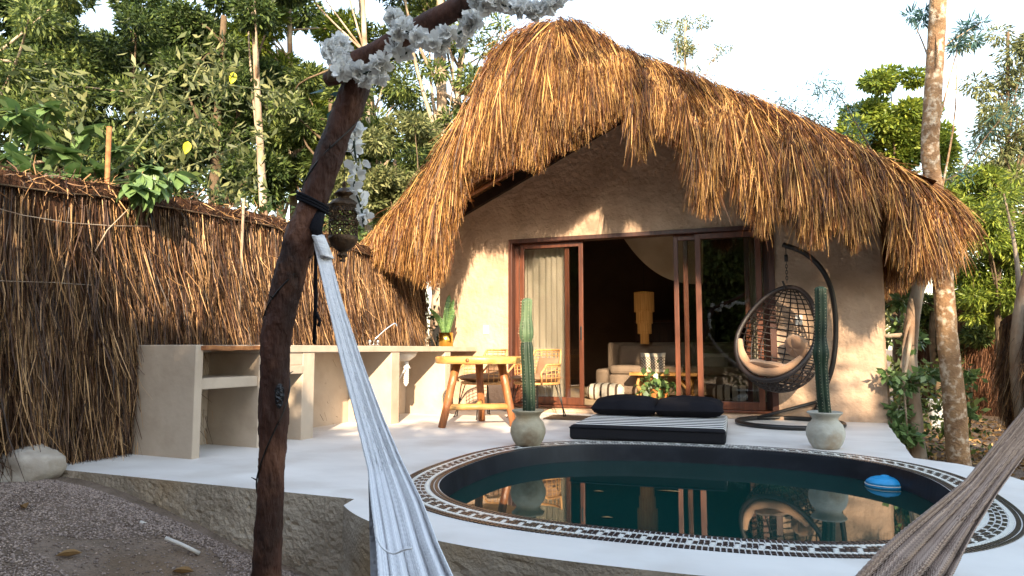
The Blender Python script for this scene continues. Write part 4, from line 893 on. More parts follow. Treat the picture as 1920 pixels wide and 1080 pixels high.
for i, v_ in enumerate(b.v):                            # flaking bark: plates with sharp edges, cracks and knots
    c = lf[min(NL-1, i//n)]; d = V(v_)-c; x, y, z = v_; pl = nz(x*26, y*26, z*9+3)+.5*nz(x*60, y*60, z*22)
    k = 1+.09*nz(x*9, y*9, z*5)+.055*(1 if pl > .12 else (-.4 if pl < -.22 else .15))+.05*nz(x*75, y*75, z*30)+.03*nz(x*160, y*160, z*50); vv.append(tuple(c+d*k))
b.v = vv; b.build('trunk', M['bark_red'], t, True)
q = PD(524, 738, PDp-.055)-base; b = MB(); b.grid(lambda u, v_: ((lambda a, r: tuple(q+V((cos(a)*r*.02, -.004+.02*r*r*.2+.004*nz(a*2, r*3), sin(a)*r*.034*(1.5 if sin(a) < 0 else 1)))))(2*pi*u, v_)), 20, 6)
km = mat('glossy_black_resin', (.012, .010, .012), (.005, .004, .005), .12, 8, 3, 1, 60, spec=.8); b.build('sap_scar', km, t, True)
b = MB(); wire = []
for i in range(140):                                    # thin dark wire winding up the post
    u = i/139; k = 12+u*70; c = ln[int(k)].lerp(ln[min(89, int(k)+1)], k-int(k)); r_ = rr[int(k)]*1.06; a = u*2*pi*3.2+1; wire.append(c+camR*cos(a)*r_+camF*sin(a)*r_)
b.tube(wire, .0028, 5); b.build('wound_wire', M['black_metal'], t, True)
b = MB()
for i in range(6, 140, 12):
    d = (wire[i]-ln[int(12+i/139*70)]).normalized(); b.tube([wire[i], wire[i]+d*.018+V((0, 0, .010))], [.003, .0012], 5)
b.build('wire_thorns', M['black_metal'], t, True)
b = MB()
for k_ in range(3): c = ln[62]+V((0, 0, .010*k_-.01)); b.tube([c+(camR*cos(a)+camF*sin(a))*(rr[62]*1.12)+V((0, 0, cos(a)*-.025)) for a in np.linspace(0, 2*pi, 24)[:-1]],   .005, 6, True)
c = PD(592, 432, 2.36)-base; b.tube([ln[62]+camR*.03, c+V((0, 0, .005)), c+camR*.012+V((0, 0, -.03))], [.02, .022, .014], 8); b.build('black_lashing', M['black_fabric'], t, True)
b = MB(); b.tube([PD(592, 440, 2.42)-base, PD(592, 560, 2.42)-base, PD(589, 645, 2.42)-base], .0065, 6); b.tube([PD(592, 585, 2.42)-base, PD(600, 602, 2.41)-base, PD(597, 612, 2.41)-base], .006, 6); b.build('hanging_strap', M['black_fabric'], t, True)
# crossing beam
beam_px = [(612, 150, 26), (640, 138, 36), (665, 118, 40), (700, 98, 36), (740, 77, 38), (780, 56, 36), (815, 36, 38), (850, 20, 40), (890, -4, 36), (950, -40, 34), (1100, -130, 34)]
bp_ = [PD(x, y, 2.36-.02*i) for i, (x, y, _) in enumerate(beam_px)]; bb0 = bp_[1].copy(); t = empty('cross_beam', bb0, label='crooked dark branch beam resting on top of the leaning post', cat='beam')
b = MB(); L_ = smooth_line([p-bb0 for p in bp_], 50); rB = [interp(i/49*(len(bp_)-1), [(k, w_/2/F_PX*2.3) for k, (_, _, w_) in enumerate(beam_px)])[0]*(1+.12*nz(i*.3)) for i in range(50)]
b.tube(L_, rB, 18); vv = []
for i, v_ in enumerate(b.v): c = L_[min(49, i//18)]; d = V(v_)-c; vv.append(tuple(c+d*(1+.12*nz(v_[0]*12, v_[1]*12, v_[2]*12))))
b.v = vv; b.build('branch', M['bark_red'], t, True)
MB().lathe([(0, -.02), (.012, -.018), (.016, 0), (.012, .02), (0, .024)], 12).build('knob', M['bark_dark'], t, True).location = tuple(PD(622, 142, 2.33)-bb0)
# flower clusters
def petals(c, r, n, m, parent, name, L=.035):
    d = norm(rng.normal(size=(n, 3))); p = c+d*r*rng.uniform(.45, 1, (n, 1)); v, f = petal_quads(p, d, L, n); return tag(np_obj(name, v, f, m, parent), kind='stuff')
def petal_quads(p, d, L, n):
    L = L*rng.uniform(.7, 1.25, n)[:, None]; s = norm(np.cross(d, rng.normal(size=(n, 3)))); u = norm(np.cross(d, s)); d2 = norm(d+u*rng.normal(size=(n, 1))*.6); s = norm(np.cross(d2, u)); u = np.cross(s, d2)
    q = [p, p+d2*L*.35+s*L*.38, p+d2*L*.8+s*L*.34+u*L*.12, p+d2*L+u*L*.22, p+d2*L*.8-s*L*.34+u*L*.12, p+d2*L*.35-s*L*.38]
    v = np.stack(q, 1).reshape(-1, 3); b0 = (np.arange(n)*6)[:, None]; f = np.concatenate([b0+np.array([[0, 1, 2, 3]]), b0+np.array([[0, 3, 4, 5]])]); return v, f
def garland(px_pts, D, lab, npetal, r0, L=.034):
    P = [PD(x, y, D+dd) for x, y, dd in px_pts]; o0 = P[0].copy(); t = empty('flower_garland', o0, label=lab, cat='garland', group='white silk flower garlands on the post')
    line = smooth_line([p-o0 for p in P], 30); MB().tube(line, .004, 5).build('garland_cord', M['cactus'], t, True)
    per = max(6, int(sum((line[i+1]-line[i]).length for i in range(29))/.021))
    for k in range(per):                                # one small silk blossom after another
        c = line[int(k/(per-1)*28.99)]; c = np.array(c)+rng.normal(size=3)*r0*.55; d = norm(rng.normal(size=(npetal, 3))); v, f = petal_quads(np.tile(c, (npetal, 1))+d*.004, d, L, npetal); np_obj('blossom', v, f, M['flower'], t)
    return t
garland([(628, 92, -.02), (640, 122, -.05), (665, 138, -.06), (700, 132, -.07), (735, 112, -.05), (765, 98, -.03)], 2.33, 'white silk flower garland hanging below the left end of the branch beam', 40, .022, .030)
garland([(745, 40, -.03), (765, 62, -.06), (800, 78, -.07), (840, 72, -.07), (870, 55, -.05), (893, 30, -.03)], 2.25, 'white silk flower garland wrapped under the middle of the branch beam', 40, .022, .030)
garland([(880, -8, -.04), (915, 2, -.06), (950, 12, -.06), (990, 16, -.05), (1030, 6, -.04), (1060, -12, -.04)], 2.15, 'white silk flower garland hanging from the top edge at the end of the beam', 36, .022, .029)
garland([(632, 80, -.02), (625, 100, -.02), (645, 105, -.03)], 2.33, 'small tuft of white silk flowers at the left tip of the beam', 34, .024, .030)
g = garland([(667, 235, .1), (664, 270, .1), (668, 310, .1), (664, 350, .1), (676, 385, .1), (682, 425, .1)], 2.4, 'long white silk flower strand hanging down beside the lantern', 7, .016, .034)
# leaves (green silk) behind the beam joint
c = np.array([list(PD(x, y, 2.4)) for x, y in [(608, 165), (618, 178), (600, 158), (628, 190), (622, 205)]]); v, f = leaves(c, .07, .45, .5); tag(np_obj('silk_leaves', v, f, M['leaf_blue']), 'dark bluish silk leaves hanging at the joint of post and beam', 'leaves')
# lantern
lc = PD(644, 415, 2.5); t = empty('hanging_lantern', lc, label='pierced aged bronze lantern hanging beside the leaning post', cat='lantern')
s_ = 2.5/F_PX                                           # metres for one pixel at that distance
def lz(py): return (415-py)*s_
b = MB(); b.lathe([(0, lz(338)), (.006, lz(340)), (.008, lz(347)), (.004, lz(350)), (.014, lz(352)), (.030, lz(360)), (.036, lz(363)), (.030, lz(366)), (.022, lz(368)), (.022, lz(371)), (.040, lz(376)), (.054, lz(383)), (.056, lz(387)), (.050, lz(389))], 32); b.build('roof_cap', M['lantern'], t, True)
b = MB(); b.lathe([(.010, lz(491)), (.012, lz(488)), (.003, lz(486)), (.018, lz(481)), (.016, lz(477)), (.010, lz(474)), (.022, lz(470)), (.040, lz(462)), (.050, lz(453)), (.054, lz(447)), (.050, lz(444))], 32); b.build('bottom_bowl', M['lantern'], t, True)
b = MB(); R1 = .05; zt, zb = lz(389), lz(445)
for row in range(3):
    zc = zb+(zt-zb)*(row+.5)/3; hh = (zt-zb)/6
    for k in range(9):
        a0 = 2*pi*(k+.5*(row % 2))/9
        b.tube([V((cos(a0+cos(q)*.30)*R1, sin(a0+cos(q)*.30)*R1, zc+sin(q)*hh*.9)) for q in np.linspace(0, 2*pi, 11)[:-1]], .0022, 4, True)
        b.tube([V((cos(a0+cos(q)*.09)*R1, sin(a0+cos(q)*.09)*R1, zc+sin(q)*hh*.4)) for q in np.linspace(0, 2*pi, 9)[:-1]], .0018, 4, True)
        for q in (pi/4, 3*pi/4, 5*pi/4, 7*pi/4): b.tube([V((cos(a0+cos(q)*k_)*R1, sin(a0+cos(q)*k_)*R1, zc+sin(q)*hh*j_)) for k_, j_ in ((.09, .4), (.25, 1.1))], .0018, 4)
b.build('pierced_wall', M['lantern'], t, True)
b = MB()
for z in (zb, (zb+zt)/2, zt): b.tube([V((cos(q)*R1, sin(q)*R1, z)) for q in np.linspace(0, 2*pi, 33)[:-1]], .003, 5, True)
b.build('band', M['lantern'], t, True)
b = MB(); b.tube([(0, 0, lz(340)), (0, 0, lz(200))], .0015, 4); b.build('hanging_wire', M['black_metal'], t)

# ================================================================== HAMMOCK ENDS
def hammock(lab, left_edge, right_edge, Dfun, nstr, mt, weave_from, amp, folds, r0, cloth):
    """edges given as pixel lines; the cords run from the knot towards the woven body nearer the camera"""
    A = PD(*[(left_edge[0][k]+right_edge[0][k])/2 for k in (0, 1)], Dfun(0)); t = empty('hammock', A, label=lab, cat='hammock')
    nT = 120
    def edge(e, s): x = np.interp(s, np.linspace(0, 1, len(e)), [p[0] for p in e]); y = np.interp(s, np.linspace(0, 1, len(e)), [p[1] for p in e]); return x, y
    def pos(u, s, off=0):
        (x0, y0), (x1, y1) = edge(left_edge, s), edge(right_edge, s); D = Dfun(s); k = .5-.5*cos(pi*u) if True else u; k = .35*k+.65*u
        fo = -folds*(abs(sin(u*4.3*pi+.6*s))**.6+.2*sin(u*31+s*2))*min(1, s*2)*abs(edge(right_edge, s)[0]-edge(left_edge, s)[0])/F_PX*D
        return PD(x0+(x1-x0)*k, y0+(y1-y0)*k, D+fo+off)-A
    b = MB()
    for i in range(nstr):
        u = (i+.5)/nstr; line = []
        for j in range(nT+1):
            s = j/nT; p = pos(min(1, max(0, u+random.gauss(0, .008)*(s < weave_from)+.003*sin(s*9+i))), s, random.choice((0, .0)))
            if s > weave_from:
                k = min(1, (s-weave_from)*8); q = pos(min(1, u+.6/nstr), s)-p; p = p+q*(1 if (j+i) % 2 else -1)*amp*k*.9+V((0, 0, 0)); p -= camF*(.004*k*((i+j) % 2))
            line.append(p)
        b.tube(line, [r0*(.75+.5*(j/nT)) for j in range(nT+1)], 4, caps=False)
    tag(b.build('cotton_cords', M[mt], t, True), kind='stuff')
    b = MB(); b.grid(lambda u, v_: pos(u, v_**.8*.9+.1, .010), 60, 40); b.build('net_backing', M[cloth], t, True)  # sheet behind the cords; on the white net its grey paints shaded gaps
    return t, A, pos
tH, AH, posH = hammock('white cotton hammock end tied to the leaning post and fanning down', [(588, 455), (612, 560), (640, 680), (668, 790), (690, 880), (697, 950), (706, 1020), (712, 1110)], [(612, 452), (640, 560), (680, 680), (718, 780), (752, 860), (792, 940), (822, 1020), (868, 1120)],
    lambda s: 2.38-1.0*s, 84, 'hammock_white', .60, .6, .28, .0016, 'hammock_cloth')
b = MB(); a, c = PD(598, 446, 2.36)-AH, PD(612, 480, 2.34)-AH
for k in range(14): q = a.lerp(c, k/13); b.tube([q+(camR*cos(w2)*.85+V((0, 0, 1))*-.25*cos(w2)+camF*sin(w2))*.024 for w2 in np.linspace(0, 2*pi, 15)[:-1]], .0042, 5, True)
b.tube([a, c], .021, 10); b.build('whipping', M['hammock_white'], tH, True)
b = MB()
def drapef(u, v_):                                    # smooth cloth flap hanging on the far side
    y = 880+v_*260; x0 = 690+6*v_; x1 = 735+70*v_; return PD(x0+(x1-x0)*u, y, 1.78-.42*v_+.02*sin(u*7)+.03*u)-AH
b.grid(drapef, 14, 24); b.build('cloth_flap', M['hammock_cloth'], tH, True)
b = MB(); b.tube(smooth_line([PD(704, 980, 1.45)-AH, PD(706, 1005, 1.43)-AH, PD(718, 1028, 1.40)-AH, PD(738, 1038, 1.38)-AH, PD(757, 1031, 1.36)-AH, PD(772, 1028, 1.35)-AH], 18), .0022, 6); b.build('loose_loop', M['hammock_white'], tH, True)
tR, AR, posR = hammock('brownish cotton hammock end stretched across the lower right corner', [(2000, 672), (1945, 735), (1880, 815), (1810, 900), (1755, 945), (1690, 995), (1650, 1030), (1575, 1110)], [(2010, 760), (1965, 805), (1915, 862), (1870, 925), (1830, 990), (1800, 1045), (1785, 1075), (1755, 1130)],
    lambda s: 2.0-.75*s, 74, 'hammock_tan', .60, .5, .34, .0016, 'hammock_tan')

# ================================================================== TREES
def tree(name, lab, trunk, limbs, crowns, mt_bark, mt_leaf, group=None, cat='tree', nclump=26, leaf=.115, asp=.33, nleaf=18000, droop=.3, clr=.9, bare=0, lr=.45):
    """trunk: [(point, radius)]; crowns: [(centre, (rx, ry, rz))]"""
    base = trunk[0][0].copy(); t = empty(name, base, label=lab, cat=cat, group=group); b = MB(); P = [p-base for p, _ in trunk]; n = max(10, len(P)*5); L_ = smooth_line(P, n)
    rr = [float(np.interp(i/(n-1)*(len(P)-1), range(len(P)), [r for _, r in trunk]))*(1+.08*nz(i*.8, base.x)) for i in range(n)]; b.tube(L_, rr, 12)
    cl = []
    for cc, rad in crowns:
        k = max(3, int(nclump/len(crowns)))
        for _ in range(k):
            d = V(np.array(norm(rng.normal(size=(1, 3)))[0])); r_ = random.random()**.45; cl.append((cc-base+V((d.x*rad[0], d.y*rad[1], d.z*rad[2]))*r_, min(rad)*random.uniform(.25, .42)*clr))
    for i in range(min(limbs, len(cl))):
        c, _ = cl[i*len(cl)//max(1, limbs)]; k = int(n*random.uniform(.45, .95)); k = min(n-2, k); s = L_[k]
        m_ = s.lerp(c, .5)+V((random.uniform(-.2, .2), random.uniform(-.2, .2), random.uniform(0, .3))); r0 = rr[k]*lr; b.tube(smooth_line([s, m_, c], 8), [r0*(1-.8*q/7) for q in range(8)], 6)
    b.build('trunk', M[mt_bark], t, True)
    tot = sum(r_**2 for _, r_ in cl); cs = []; ds = []
    for c, r_ in cl:
        k = max(20, int(nleaf*r_**2/tot)); d = norm(rng.normal(size=(k, 3))); q = np.array(c)+d*r_*(rng.random((k, 1))**.4)*np.array([1.15, 1.15, .8]); cs.append(q); ds.append(d*.9)
    cs = np.concatenate(cs); ds = np.concatenate(ds); v, f = leaves(cs, leaf, asp, droop, dirs=ds); np_obj('crown', v, f, M[mt_leaf], t)
    return t
def TP(lst): return [(PD(x, y, D), r) for x, y, D, r in lst]
G = 'trees behind the brush fence'
def gnd(px, D):                                         # ground point under a pixel column
    p = PD(px, 655, D); return V((p.x, p.y, -.3))
def tr(lab, px, D, topy, rpx, cr, bark, leafm, tw=.12, lean=0, group=G, name='leafy_tree', **k):
    g = gnd(px, D); tp = PD(px+lean, topy, D); mid = g.lerp(tp, .5)+V((random.uniform(-.15, .15), 0, 0))
    return tree(name, lab, [(g, tw), (mid, tw*.8), (tp, tw*.4)], k.pop('limbs', 10), [(PD(x, y, D+dd), (rx, ry, rz)) for x, y, dd, rx, ry, rz in cr], bark, leafm, group, **k)
tr('dark dense tree at the far left edge behind the fence', 20, 11, 60, 0, [(30, 90, 0, 1.6, 1.4, 1.4), (90, 230, .3, 1.5, 1.2, 1.2), (-80, 200, 0, 1.6, 1.2, 1.6)], 'bark_pale', 'leaf_mid', .14, -40, nleaf=16000)
tr('shadowy dark green tree above the broad leaved shrub', 230, 13, 60, 0, [(200, 150, 0, 2.0, 1.4, 1.5), (330, 90, .5, 1.9, 1.3, 1.4), (260, 300, 1, 2.6, 1.2, 1.2)], 'bark_dark', 'leaf_dark', .12, 20, nleaf=34000)
tr('dark bushy tree left of the sunlit bamboo tree', 400, 13, 30, 0, [(400, 60, 0, 1.9, 1.3, 1.5), (400, 200, .3, 2.0, 1.2, 1.5), (420, 330, .6, 2.2, 1.0, 1.1)], 'bark_dark', 'leaf_dark', .13, 20, nleaf=38000)
tr('sunlit yellow green willowy tree left of the post top', 560, 14, -60, 0, [(560, 40, 0, 1.7, 1.2, 1.8), (540, 150, .3, 1.6, 1.1, 1.3), (600, 240, .2, 1.6, 1.0, 1.3)], 'bark_pale', 'leaf_yellow', .10, -20, leaf=.17, asp=.2, nleaf=22000)
tr('mid green narrow leaved tree behind the leaning post', 640, 12.5, 80, 0, [(640, 230, 0, 1.5, 1.0, 1.2), (540, 330, .5, 1.9, .9, 1.0), (700, 330, .8, 1.2, .9, .9)], 'bark_dark', 'leaf_mid', .10, -20, leaf=.15, asp=.22, nleaf=20000)
tr('pale barked tree with a dark crown right above the garland', 745, 15, 0, 0, [(760, 150, 0, 1.3, 1.0, 1.1), (740, 60, .3, 1.2, 1, 1.0), (720, 270, 0, 1.0, .8, .9)], 'bark_pale', 'leaf_mid', .10, -70, leaf=.15, asp=.25, nleaf=9500)
tr('twin trunked pale tree nearest the thatched peak, left of it', 815, 14.5, -60, 0, [(850, 120, 0, .9, .8, 1.4), (800, -20, 0, 1.4, 1, .9), (870, 230, 0, .7, .6, .8)], 'bark_pale', 'leaf_mid', .17, 10, leaf=.14, asp=.28, nleaf=7000)
tr('second pale trunk with white bark beside the twin trunked tree', 845, 15, -40, 0, [(900, 60, 0, .6, .7, .8), (760, -60, 0, 1.0, 1, .8)], 'bark_pale', 'leaf_mid', .11, 30, nleaf=2600)
tr('olive sunlit shrub tree at the foot of the thatch slope', 740, 12, 300, 0, [(740, 330, 0, 1.1, .8, .8), (690, 400, 0, 1.0, .7, .7), (800, 250, .5, .8, .6, .7)], 'bark_dark', 'leaf_olive', .07, 0, leaf=.11, asp=.35, nleaf=11000, clr=.9)
tr('slender white trunk rising left of the branch beam', 690, 13.6, -80, 0, [(650, -90, 0, 1.4, 1, .7)], 'bark_pale', 'leaf_yellow', .095, -12, nleaf=3500, limbs=4)
tr('slender pale trunk rising above the dark bushy tree', 520, 12.2, -90, 0, [(470, -100, 0, 1.4, 1, .7)], 'bark_pale', 'leaf_dark', .085, -50, nleaf=3500, limbs=4)
# filler wood further back
for k, (px, D, y, s) in enumerate([(-40, 20, 60, 3.4), (130, 21, 150, 3.4), (330, 20, 120, 3.2), (520, 22, 140, 3.4), (680, 21, 330, 2.5), (830, 24, 300, 2.4)]):
    lbs = ['dim tree deep in the wood at the far left', 'dim tree deep in the wood behind the shadowy dark tree', 'dim tree deep in the wood right of the bamboo pole', 'dim tree deep in the wood behind the willowy tree', 'dim tree deep in the wood behind the lantern', 'dim tree deep in the wood touching the left roof slope']
    tr(lbs[k], px, D, y, 0, [(px, y, 0, s, 1.6, s*.8), (px+60, y+130, 0, s, 1.4, s*.6)], 'bark_dark', 'leaf_mid' if k > 3 else 'leaf_dark', .16, 0, leaf=.22, asp=.4, nleaf=20000)
# undergrowth right behind the left fence
tag(np_obj('undergrowth', *leaves(np.stack([rng.uniform(-9.5, -5.25, 26000), rng.uniform(1, 11, 26000), rng.uniform(.3, 2.75, 26000)+0], 1), .12, .4, .3), M['leaf_dark']), 'dense dark undergrowth massed behind the brush fence', 'undergrowth', kind='stuff')
# broad leaved shrub reaching over the fence (each big leaf is a part)
def big_leaf(L, wd):
    b = MB()
    def fn(u, v_):
        s = (u-.5)*wd*(sin(pi*v_**.75)**.8+.03); return (s, L*v_, -.25*L*v_**2+abs(u-.5)*.16*wd)
    b.grid(fn, 4, 7); return b.mesh('leaf', M['leaf_broad'], True)
bl = big_leaf(.19, .115)
def rosette_shrub(lab, spots, x_, stems_to, n_leaf, group=None, sc=1, me=bl, el0=-.9, el1=.8):
    first = spots[0]; P0 = CAMP+ray(*first[:2])*(x_/ray(*first[:2]).x); t = empty('broad_leaved_shrub', (P0.x-.1, P0.y, 0), label=lab, cat='shrub', group=group); o0 = t.location
    b = MB()
    for (px, py, dx) in spots:
        d = ray(px, py); c = CAMP+d*((x_+dx)/d.x)-o0; b.tube(smooth_line([V((0, stems_to, 1.2)), V((c.x*.6-.08, c.y*.6, (c.z+1.2)/2)), c], 8), [.018-.0016*k for k in range(8)], 6)
        for k in range(n_leaf):
            o = bpy.data.objects.new('leaf', me); COL.objects.link(o); o.parent = t; a = k*2.4+random.random(); el = random.uniform(el0, el1); o.location = c+V((0, 0, -.03*k/n_leaf)); s = sc*random.uniform(.7, 1.15); o.scale = (s, s, s)
            o.rotation_euler = (el, random.uniform(-.3, .3), a)
    b.build('stems', M['leaf_olive'], t, True); return t
rosette_shrub('glossy broad leaved shrub leaning over the brush fence at the left', [(20, 290, -.2), (60, 245, -.3), (95, 330, 0), (120, 285, -.2), (30, 210, -.3), (160, 250, -.3), (90, 200, -.4), (185, 320, -.1), (5, 330, 0), (50, 318, 0), (140, 325, -.05), (220, 280, -.3)], -5.3, 0, 15, sc=1.0)
rosette_shrub('bright green cluster of big leaves drooping over the fence top', [(272, 350, .3), (250, 342, .27), (296, 338, .28), (285, 310, .1), (330, 322, .1), (265, 325, .2)], -5.1, 0, 14, sc=1.0, el0=-1.45, el1=.1)
# arching branch with greyish leaves across the dark trees
p0 = CAMP+ray(190, 330)*(-5.6/ray(190, 330).x); t = empty('arching_shrub', (p0.x, p0.y, 0), label='arching shrub branch with olive leaves and yellow leaf before the dark trees', cat='shrub'); o0 = t.location; b = MB(); ends = []
def XP(px, py, x_=-5.7): d = ray(px, py); return CAMP+d*(x_/d.x)-o0
brs = [[(180, 345), (240, 300), (300, 225), (345, 195), (400, 172), (430, 160)], [(180, 345), (260, 230), (290, 170), (300, 130)], [(200, 340), (300, 330), (420, 285), (490, 250)], [(160, 340), (130, 250), (125, 180), (60, 170)], [(345, 195), (380, 120), (420, 130)], [(300, 340), (400, 360), (430, 350), (470, 330)], [(240, 300), (330, 260), (400, 245)], [(430, 160), (500, 170), (545, 180)]]
for br in brs:
    L_ = smooth_line([XP(*q) for q in br], 14); b.tube(L_, [.014-.0008*k for k in range(14)], 6)
    for k in range(5, 14): ends.append(L_[k])
b.build('branches', M['leaf_olive'], t, True)
cs = np.concatenate([np.array(e)+rng.normal(size=(16, 3))*.13 for e in ends]); v, f = leaves(cs, .125, .3, .5); np_obj('foliage', v, f, M['leaf_olive'], t)
for px, py, L_ in [(438, 150, .14), (352, 280, .14), (100, 372, .08)]:
    m_ = big_leaf(L_*.95, L_*.6); m_.materials.clear(); m_.materials.append(M['leaf_lemon']); o = bpy.data.objects.new('yellow_leaf', m_); COL.objects.link(o); o.parent = t; o.location = XP(px, py-15, -5.5); o.rotation_euler = (-1.3, .2, .4); o['label'] = 'yellow leaf'

# ---- right hand side
GR = 'trees right of the house'
tree('tall_tree', 'tall bare tree trunk rising behind the right thatch corner', TP([(1812, 960, 7.6, .135), (1797, 860, 7.6, .118), (1789, 750, 7.6, .113), (1777, 640, 7.6, .106), (1768, 520, 7.7, .10), (1757, 400, 7.8, .097), (1744, 290, 7.9, .093), (1748, 200, 7.9, .093), (1754, 100, 8, .093), (1759, 0, 8, .09), (1765, -160, 8, .09)]), 5,
     [(PD(1720, 30, 8.2), (.12, .12, .14)), (PD(1835, 40, 8.2), (.2, .15, .12)), (PD(1812, 85, 8.2), (.15, .12, .1))], 'bark_spot', 'leaf_blue', GR, nclump=7, lr=.16, leaf=.13, asp=.12, nleaf=600, droop=.3)
tree('ivy_tree', 'thin grey tree trunk wrapped in vines close to the house corner', TP([(1728, 900, 8.0, .10), (1722, 860, 8.0, .095), (1712, 760, 8.0, .085), (1706, 670, 8.1, .08), (1712, 590, 8.1, .075), (1730, 500, 8.2, .07), (1740, 420, 8.3, .06)]), 4,
     [(PD(1700, 690, 7.9), (.28, .25, .55)), (PD(1690, 800, 7.9), (.2, .2, .35)), (PD(1690, 600, 8.2), (.25, .3, .4))], 'bark_pale', 'leaf_broad', GR, nclump=20, leaf=.10, asp=.62, nleaf=850, droop=.4)
tree('sapling', 'small leafy sapling with round leaves right of the tall trunk base', TP([(1818, 800, 8.4, .015), (1822, 740, 8.4, .012), (1815, 690, 8.4, .01)]), 2, [(PD(1815, 765, 8.3), (.12, .1, .08)), (PD(1812, 700, 8.3), (.18, .1, .1))], 'bark_dark', 'leaf_broad', GR, nclump=6, leaf=.11, asp=.6, nleaf=60, cat='sapling')
tree('leafy_tree', 'pale trunk leaning at the right picture edge before the brush screen', TP([(1925, 800, 8.2, .11), (1912, 700, 8.2, .10), (1912, 620, 8.2, .09), (1925, 540, 8.2, .085), (1960, 420, 8.2, .07)]), 3, [(PD(1960, 380, 8.4), (.6, .5, .5))], 'bark_pale', 'leaf_yellow', GR, nclump=8, leaf=.1, asp=.25, nleaf=900)
tr('round bright green tree rising behind the right roof slope', 1680, 15, 200, 0, [(1675, 190, 0, 1.0, 1, .65), (1620, 260, 0, 1.0, .8, .6), (1720, 290, 0, 1.2, .8, .9), (1640, 220, 0, .9, .6, .6), (1690, 240, 0, 1.0, .6, .7)], 'bark_dark', 'leaf_yellow', .10, 0, leaf=.13, asp=.42, nclump=60, nleaf=24000, group=GR)
tr('dusky green tree filling the gap below the round bright tree', 1700, 17, 300, 0, [(1700, 290, 0, 1.7, 1, .9), (1760, 400, 0, 1.2, 1, 1.0), (1640, 300, 0, .9, .7, .5)], 'bark_dark', 'leaf_mid', .10, 0, leaf=.13, asp=.4, nleaf=13000, group=GR)
tr('feathery yellow green tree at the upper right edge', 1880, 12, 60, 0, [(1885, 110, 0, .8, .7, .7), (1860, 230, 0, .65, .6, .6), (1930, 200, 0, .8, .6, .9), (1900, 330, 0, .8, .6, .5)], 'bark_dark', 'leaf_olive', .06, 10, leaf=.11, asp=.24, nleaf=9500, group=GR, droop=.6, limbs=16, clr=1.0, nclump=44)
tr('light green feathery tree filling the right edge below', 1880, 11.5, 380, 0, [(1860, 420, 0, .9, .7, .6), (1900, 500, 0, .9, .7, .7), (1820, 360, .3, .6, .5, .5), (1850, 560, .2, .8, .6, .5)], 'bark_dark', 'leaf_yellow', .06, 0, leaf=.12, asp=.22, nleaf=24000, group=GR, droop=.5, limbs=14, nclump=50, clr=1.1)
tr('mid green tree behind the trunks on the right', 1760, 14, 500, 0, [(1760, 480, 0, 1.2, .9, 1.0), (1700, 600, 0, 1.2, .9, 1.0), (1830, 600, 0, 1.4, .9, 1.0), (1780, 700, 0, 1.2, .7, .7)], 'bark_dark', 'leaf_mid', .08, 0, leaf=.12, asp=.35, nleaf=20000, group=GR)
tr('wide hazy tree furthest back on the right', 1900, 20, 380, 0, [(1860, 420, 0, 2.0, 1.5, 1.8), (2000, 350, 0, 2.5, 1.5, 2.5), (1780, 560, 0, 2.2, 1.4, 1.6)], 'bark_dark', 'leaf_olive', .14, 0, leaf=.2, asp=.35, nleaf=14000, group=GR)
tr('sparse airy treetop just above the roof ridge', 1285, 24, 40, 0, [(1290, 45, 0, 1.1, 1, 1.2), (1270, 110, 0, .9, .8, .6), (1350, 100, 0, .5, .5, .4)], 'bark_pale', 'leaf_olive', .10, 0, leaf=.11, asp=.35, nleaf=2300, group=GR, limbs=18, clr=.7)
# feathery bluish fronds over the right slope
for k, (br, lb) in enumerate([([(1640, 330), (1570, 270), (1520, 215), (1455, 190)], 'long bluish feathery branch reaching left over the roof slope'), ([(1650, 310), (1610, 240), (1570, 175), (1530, 160)], 'shorter bluish feathery branch above the long one'), ([(1700, 350), (1790, 330), (1850, 255), (1900, 200), (1960, 160)], 'thin bare feathery branch crossing right of the tall trunk')]):
    P = [PD(x, y, 9.6) for x, y in br]; t = empty('feathery_branch', P[0], label=lb, cat='branch'); L_ = smooth_line([p-P[0] for p in P], 20); MB().tube(L_, [.012-.0005*q for q in range(20)], 6).build('stem', M['bark_dark'], t, True)
    cs = np.concatenate([np.array(L_[q])+rng.normal(size=(34, 3))*.085 for q in range(5, 20)]); v, f = leaves(cs, .11, .13, .45); np_obj('foliage', v, f, M['leaf_blue'], t)
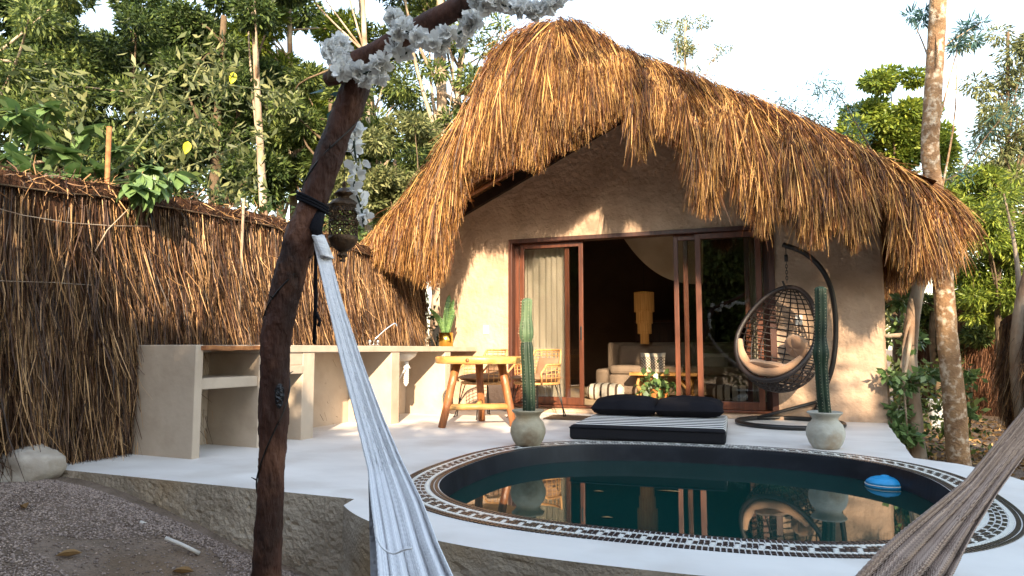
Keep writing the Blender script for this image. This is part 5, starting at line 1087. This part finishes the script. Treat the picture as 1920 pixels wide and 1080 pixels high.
# undergrowth on the right, sunlit
c = np.stack([rng.uniform(1.3, 2.3, 1100), rng.uniform(9.2, 12.5, 1100), rng.uniform(-.4, .7, 1100)], 1); tag(np_obj('undergrowth', *leaves(c, .10, .5, .3), M['leaf_mid']), 'leafy green undergrowth beside the right house corner', 'undergrowth', kind='stuff')
t = empty('garden_block', (PZ(1760, 800, -.4).x, PZ(1760, 800, -.4).y, -.42), label='small white block standing on the leaf litter between the trunks', cat='block'); b = MB(); b.box(-.12, .12, -.1, .1, 0, .42); b.build('block_body', M['white_plastic'], t, bev=.02); b = MB(); b.box(-.14, .14, -.12, .12, .42, .46); b.build('block_cap', M['white_plastic'], t, bev=.01)

# ---- the wood behind the camera, which shades the terrace and shows in the glass
GB = 'shade trees standing behind the viewpoint'
def shade(x, y, h, w_, n, lab, leaf=.2, dense=1., m='leaf_mid', tw=.13):
    base = V((x, y, -.5)); cr = [(V((x+random.uniform(-.3, .3), y+random.uniform(-.3, .3), h*k)), (w_, w_*.8, h*.17)) for k in (.14, .38, .62, .84)]
    return tree('shade_tree', lab, [(base, tw), (V((x+.1, y, h*.5)), tw*.7), (V((x, y, h*.93)), tw*.3)], 10, cr, 'bark_dark', m, GB, nclump=int(70*dense), leaf=leaf, asp=.5, nleaf=n, clr=1.25)
k = 0
for x in np.arange(-13.0, 12, 1.75):
    yy = -6.2+random.uniform(-.4, .4); h = 5.55+random.uniform(-.1, .25)+(.0 if -3.5 < x < 2.3 else (2.0 if 5.2 < x < 8.6 else (.9 if 3.2 < x < 5.2 else .05)))
    shade(x, yy, h, 1.35, 15000, 'leafy shade tree in the hedge row behind the viewpoint'); k += 1
for x in np.arange(-5.0, 6, 1.9): shade(x+.4, -7.2, 5.55, 1.6, 12000, 'leafy shade tree in the middle row behind the viewpoint')
for x in np.arange(-13.0, 13, 2.6): shade(x+.6, -8.3, 5.8, 1.8, 14000, 'leafy shade tree in the second row behind the viewpoint', m='leaf_dark')
for x, h, n in [(-7, 10.0, 1500), (6.0, 12.4, 1300), (8.4, 11.4, 2000), (10.4, 10.8, 2200), (12.6, 10.6, 2000)]:
    tree('shade_tree', 'taller thin tree above the hedge row behind the viewpoint', [(V((x, -9.8, -.5)), .12), (V((x, -9.8, h*.5)), .09), (V((x, -9.8, h)), .04)], 12, [(V((x, -9.8, h)), (1.9, 1.4, 1.9))], 'bark_dark', 'leaf_mid', GB, nclump=46, leaf=.17, asp=.45, nleaf=n, clr=.75)
print('objects', len(bpy.data.objects), 'tris', sum(len(o.data.polygons)*2 for o in bpy.data.objects if o.type == 'MESH'))
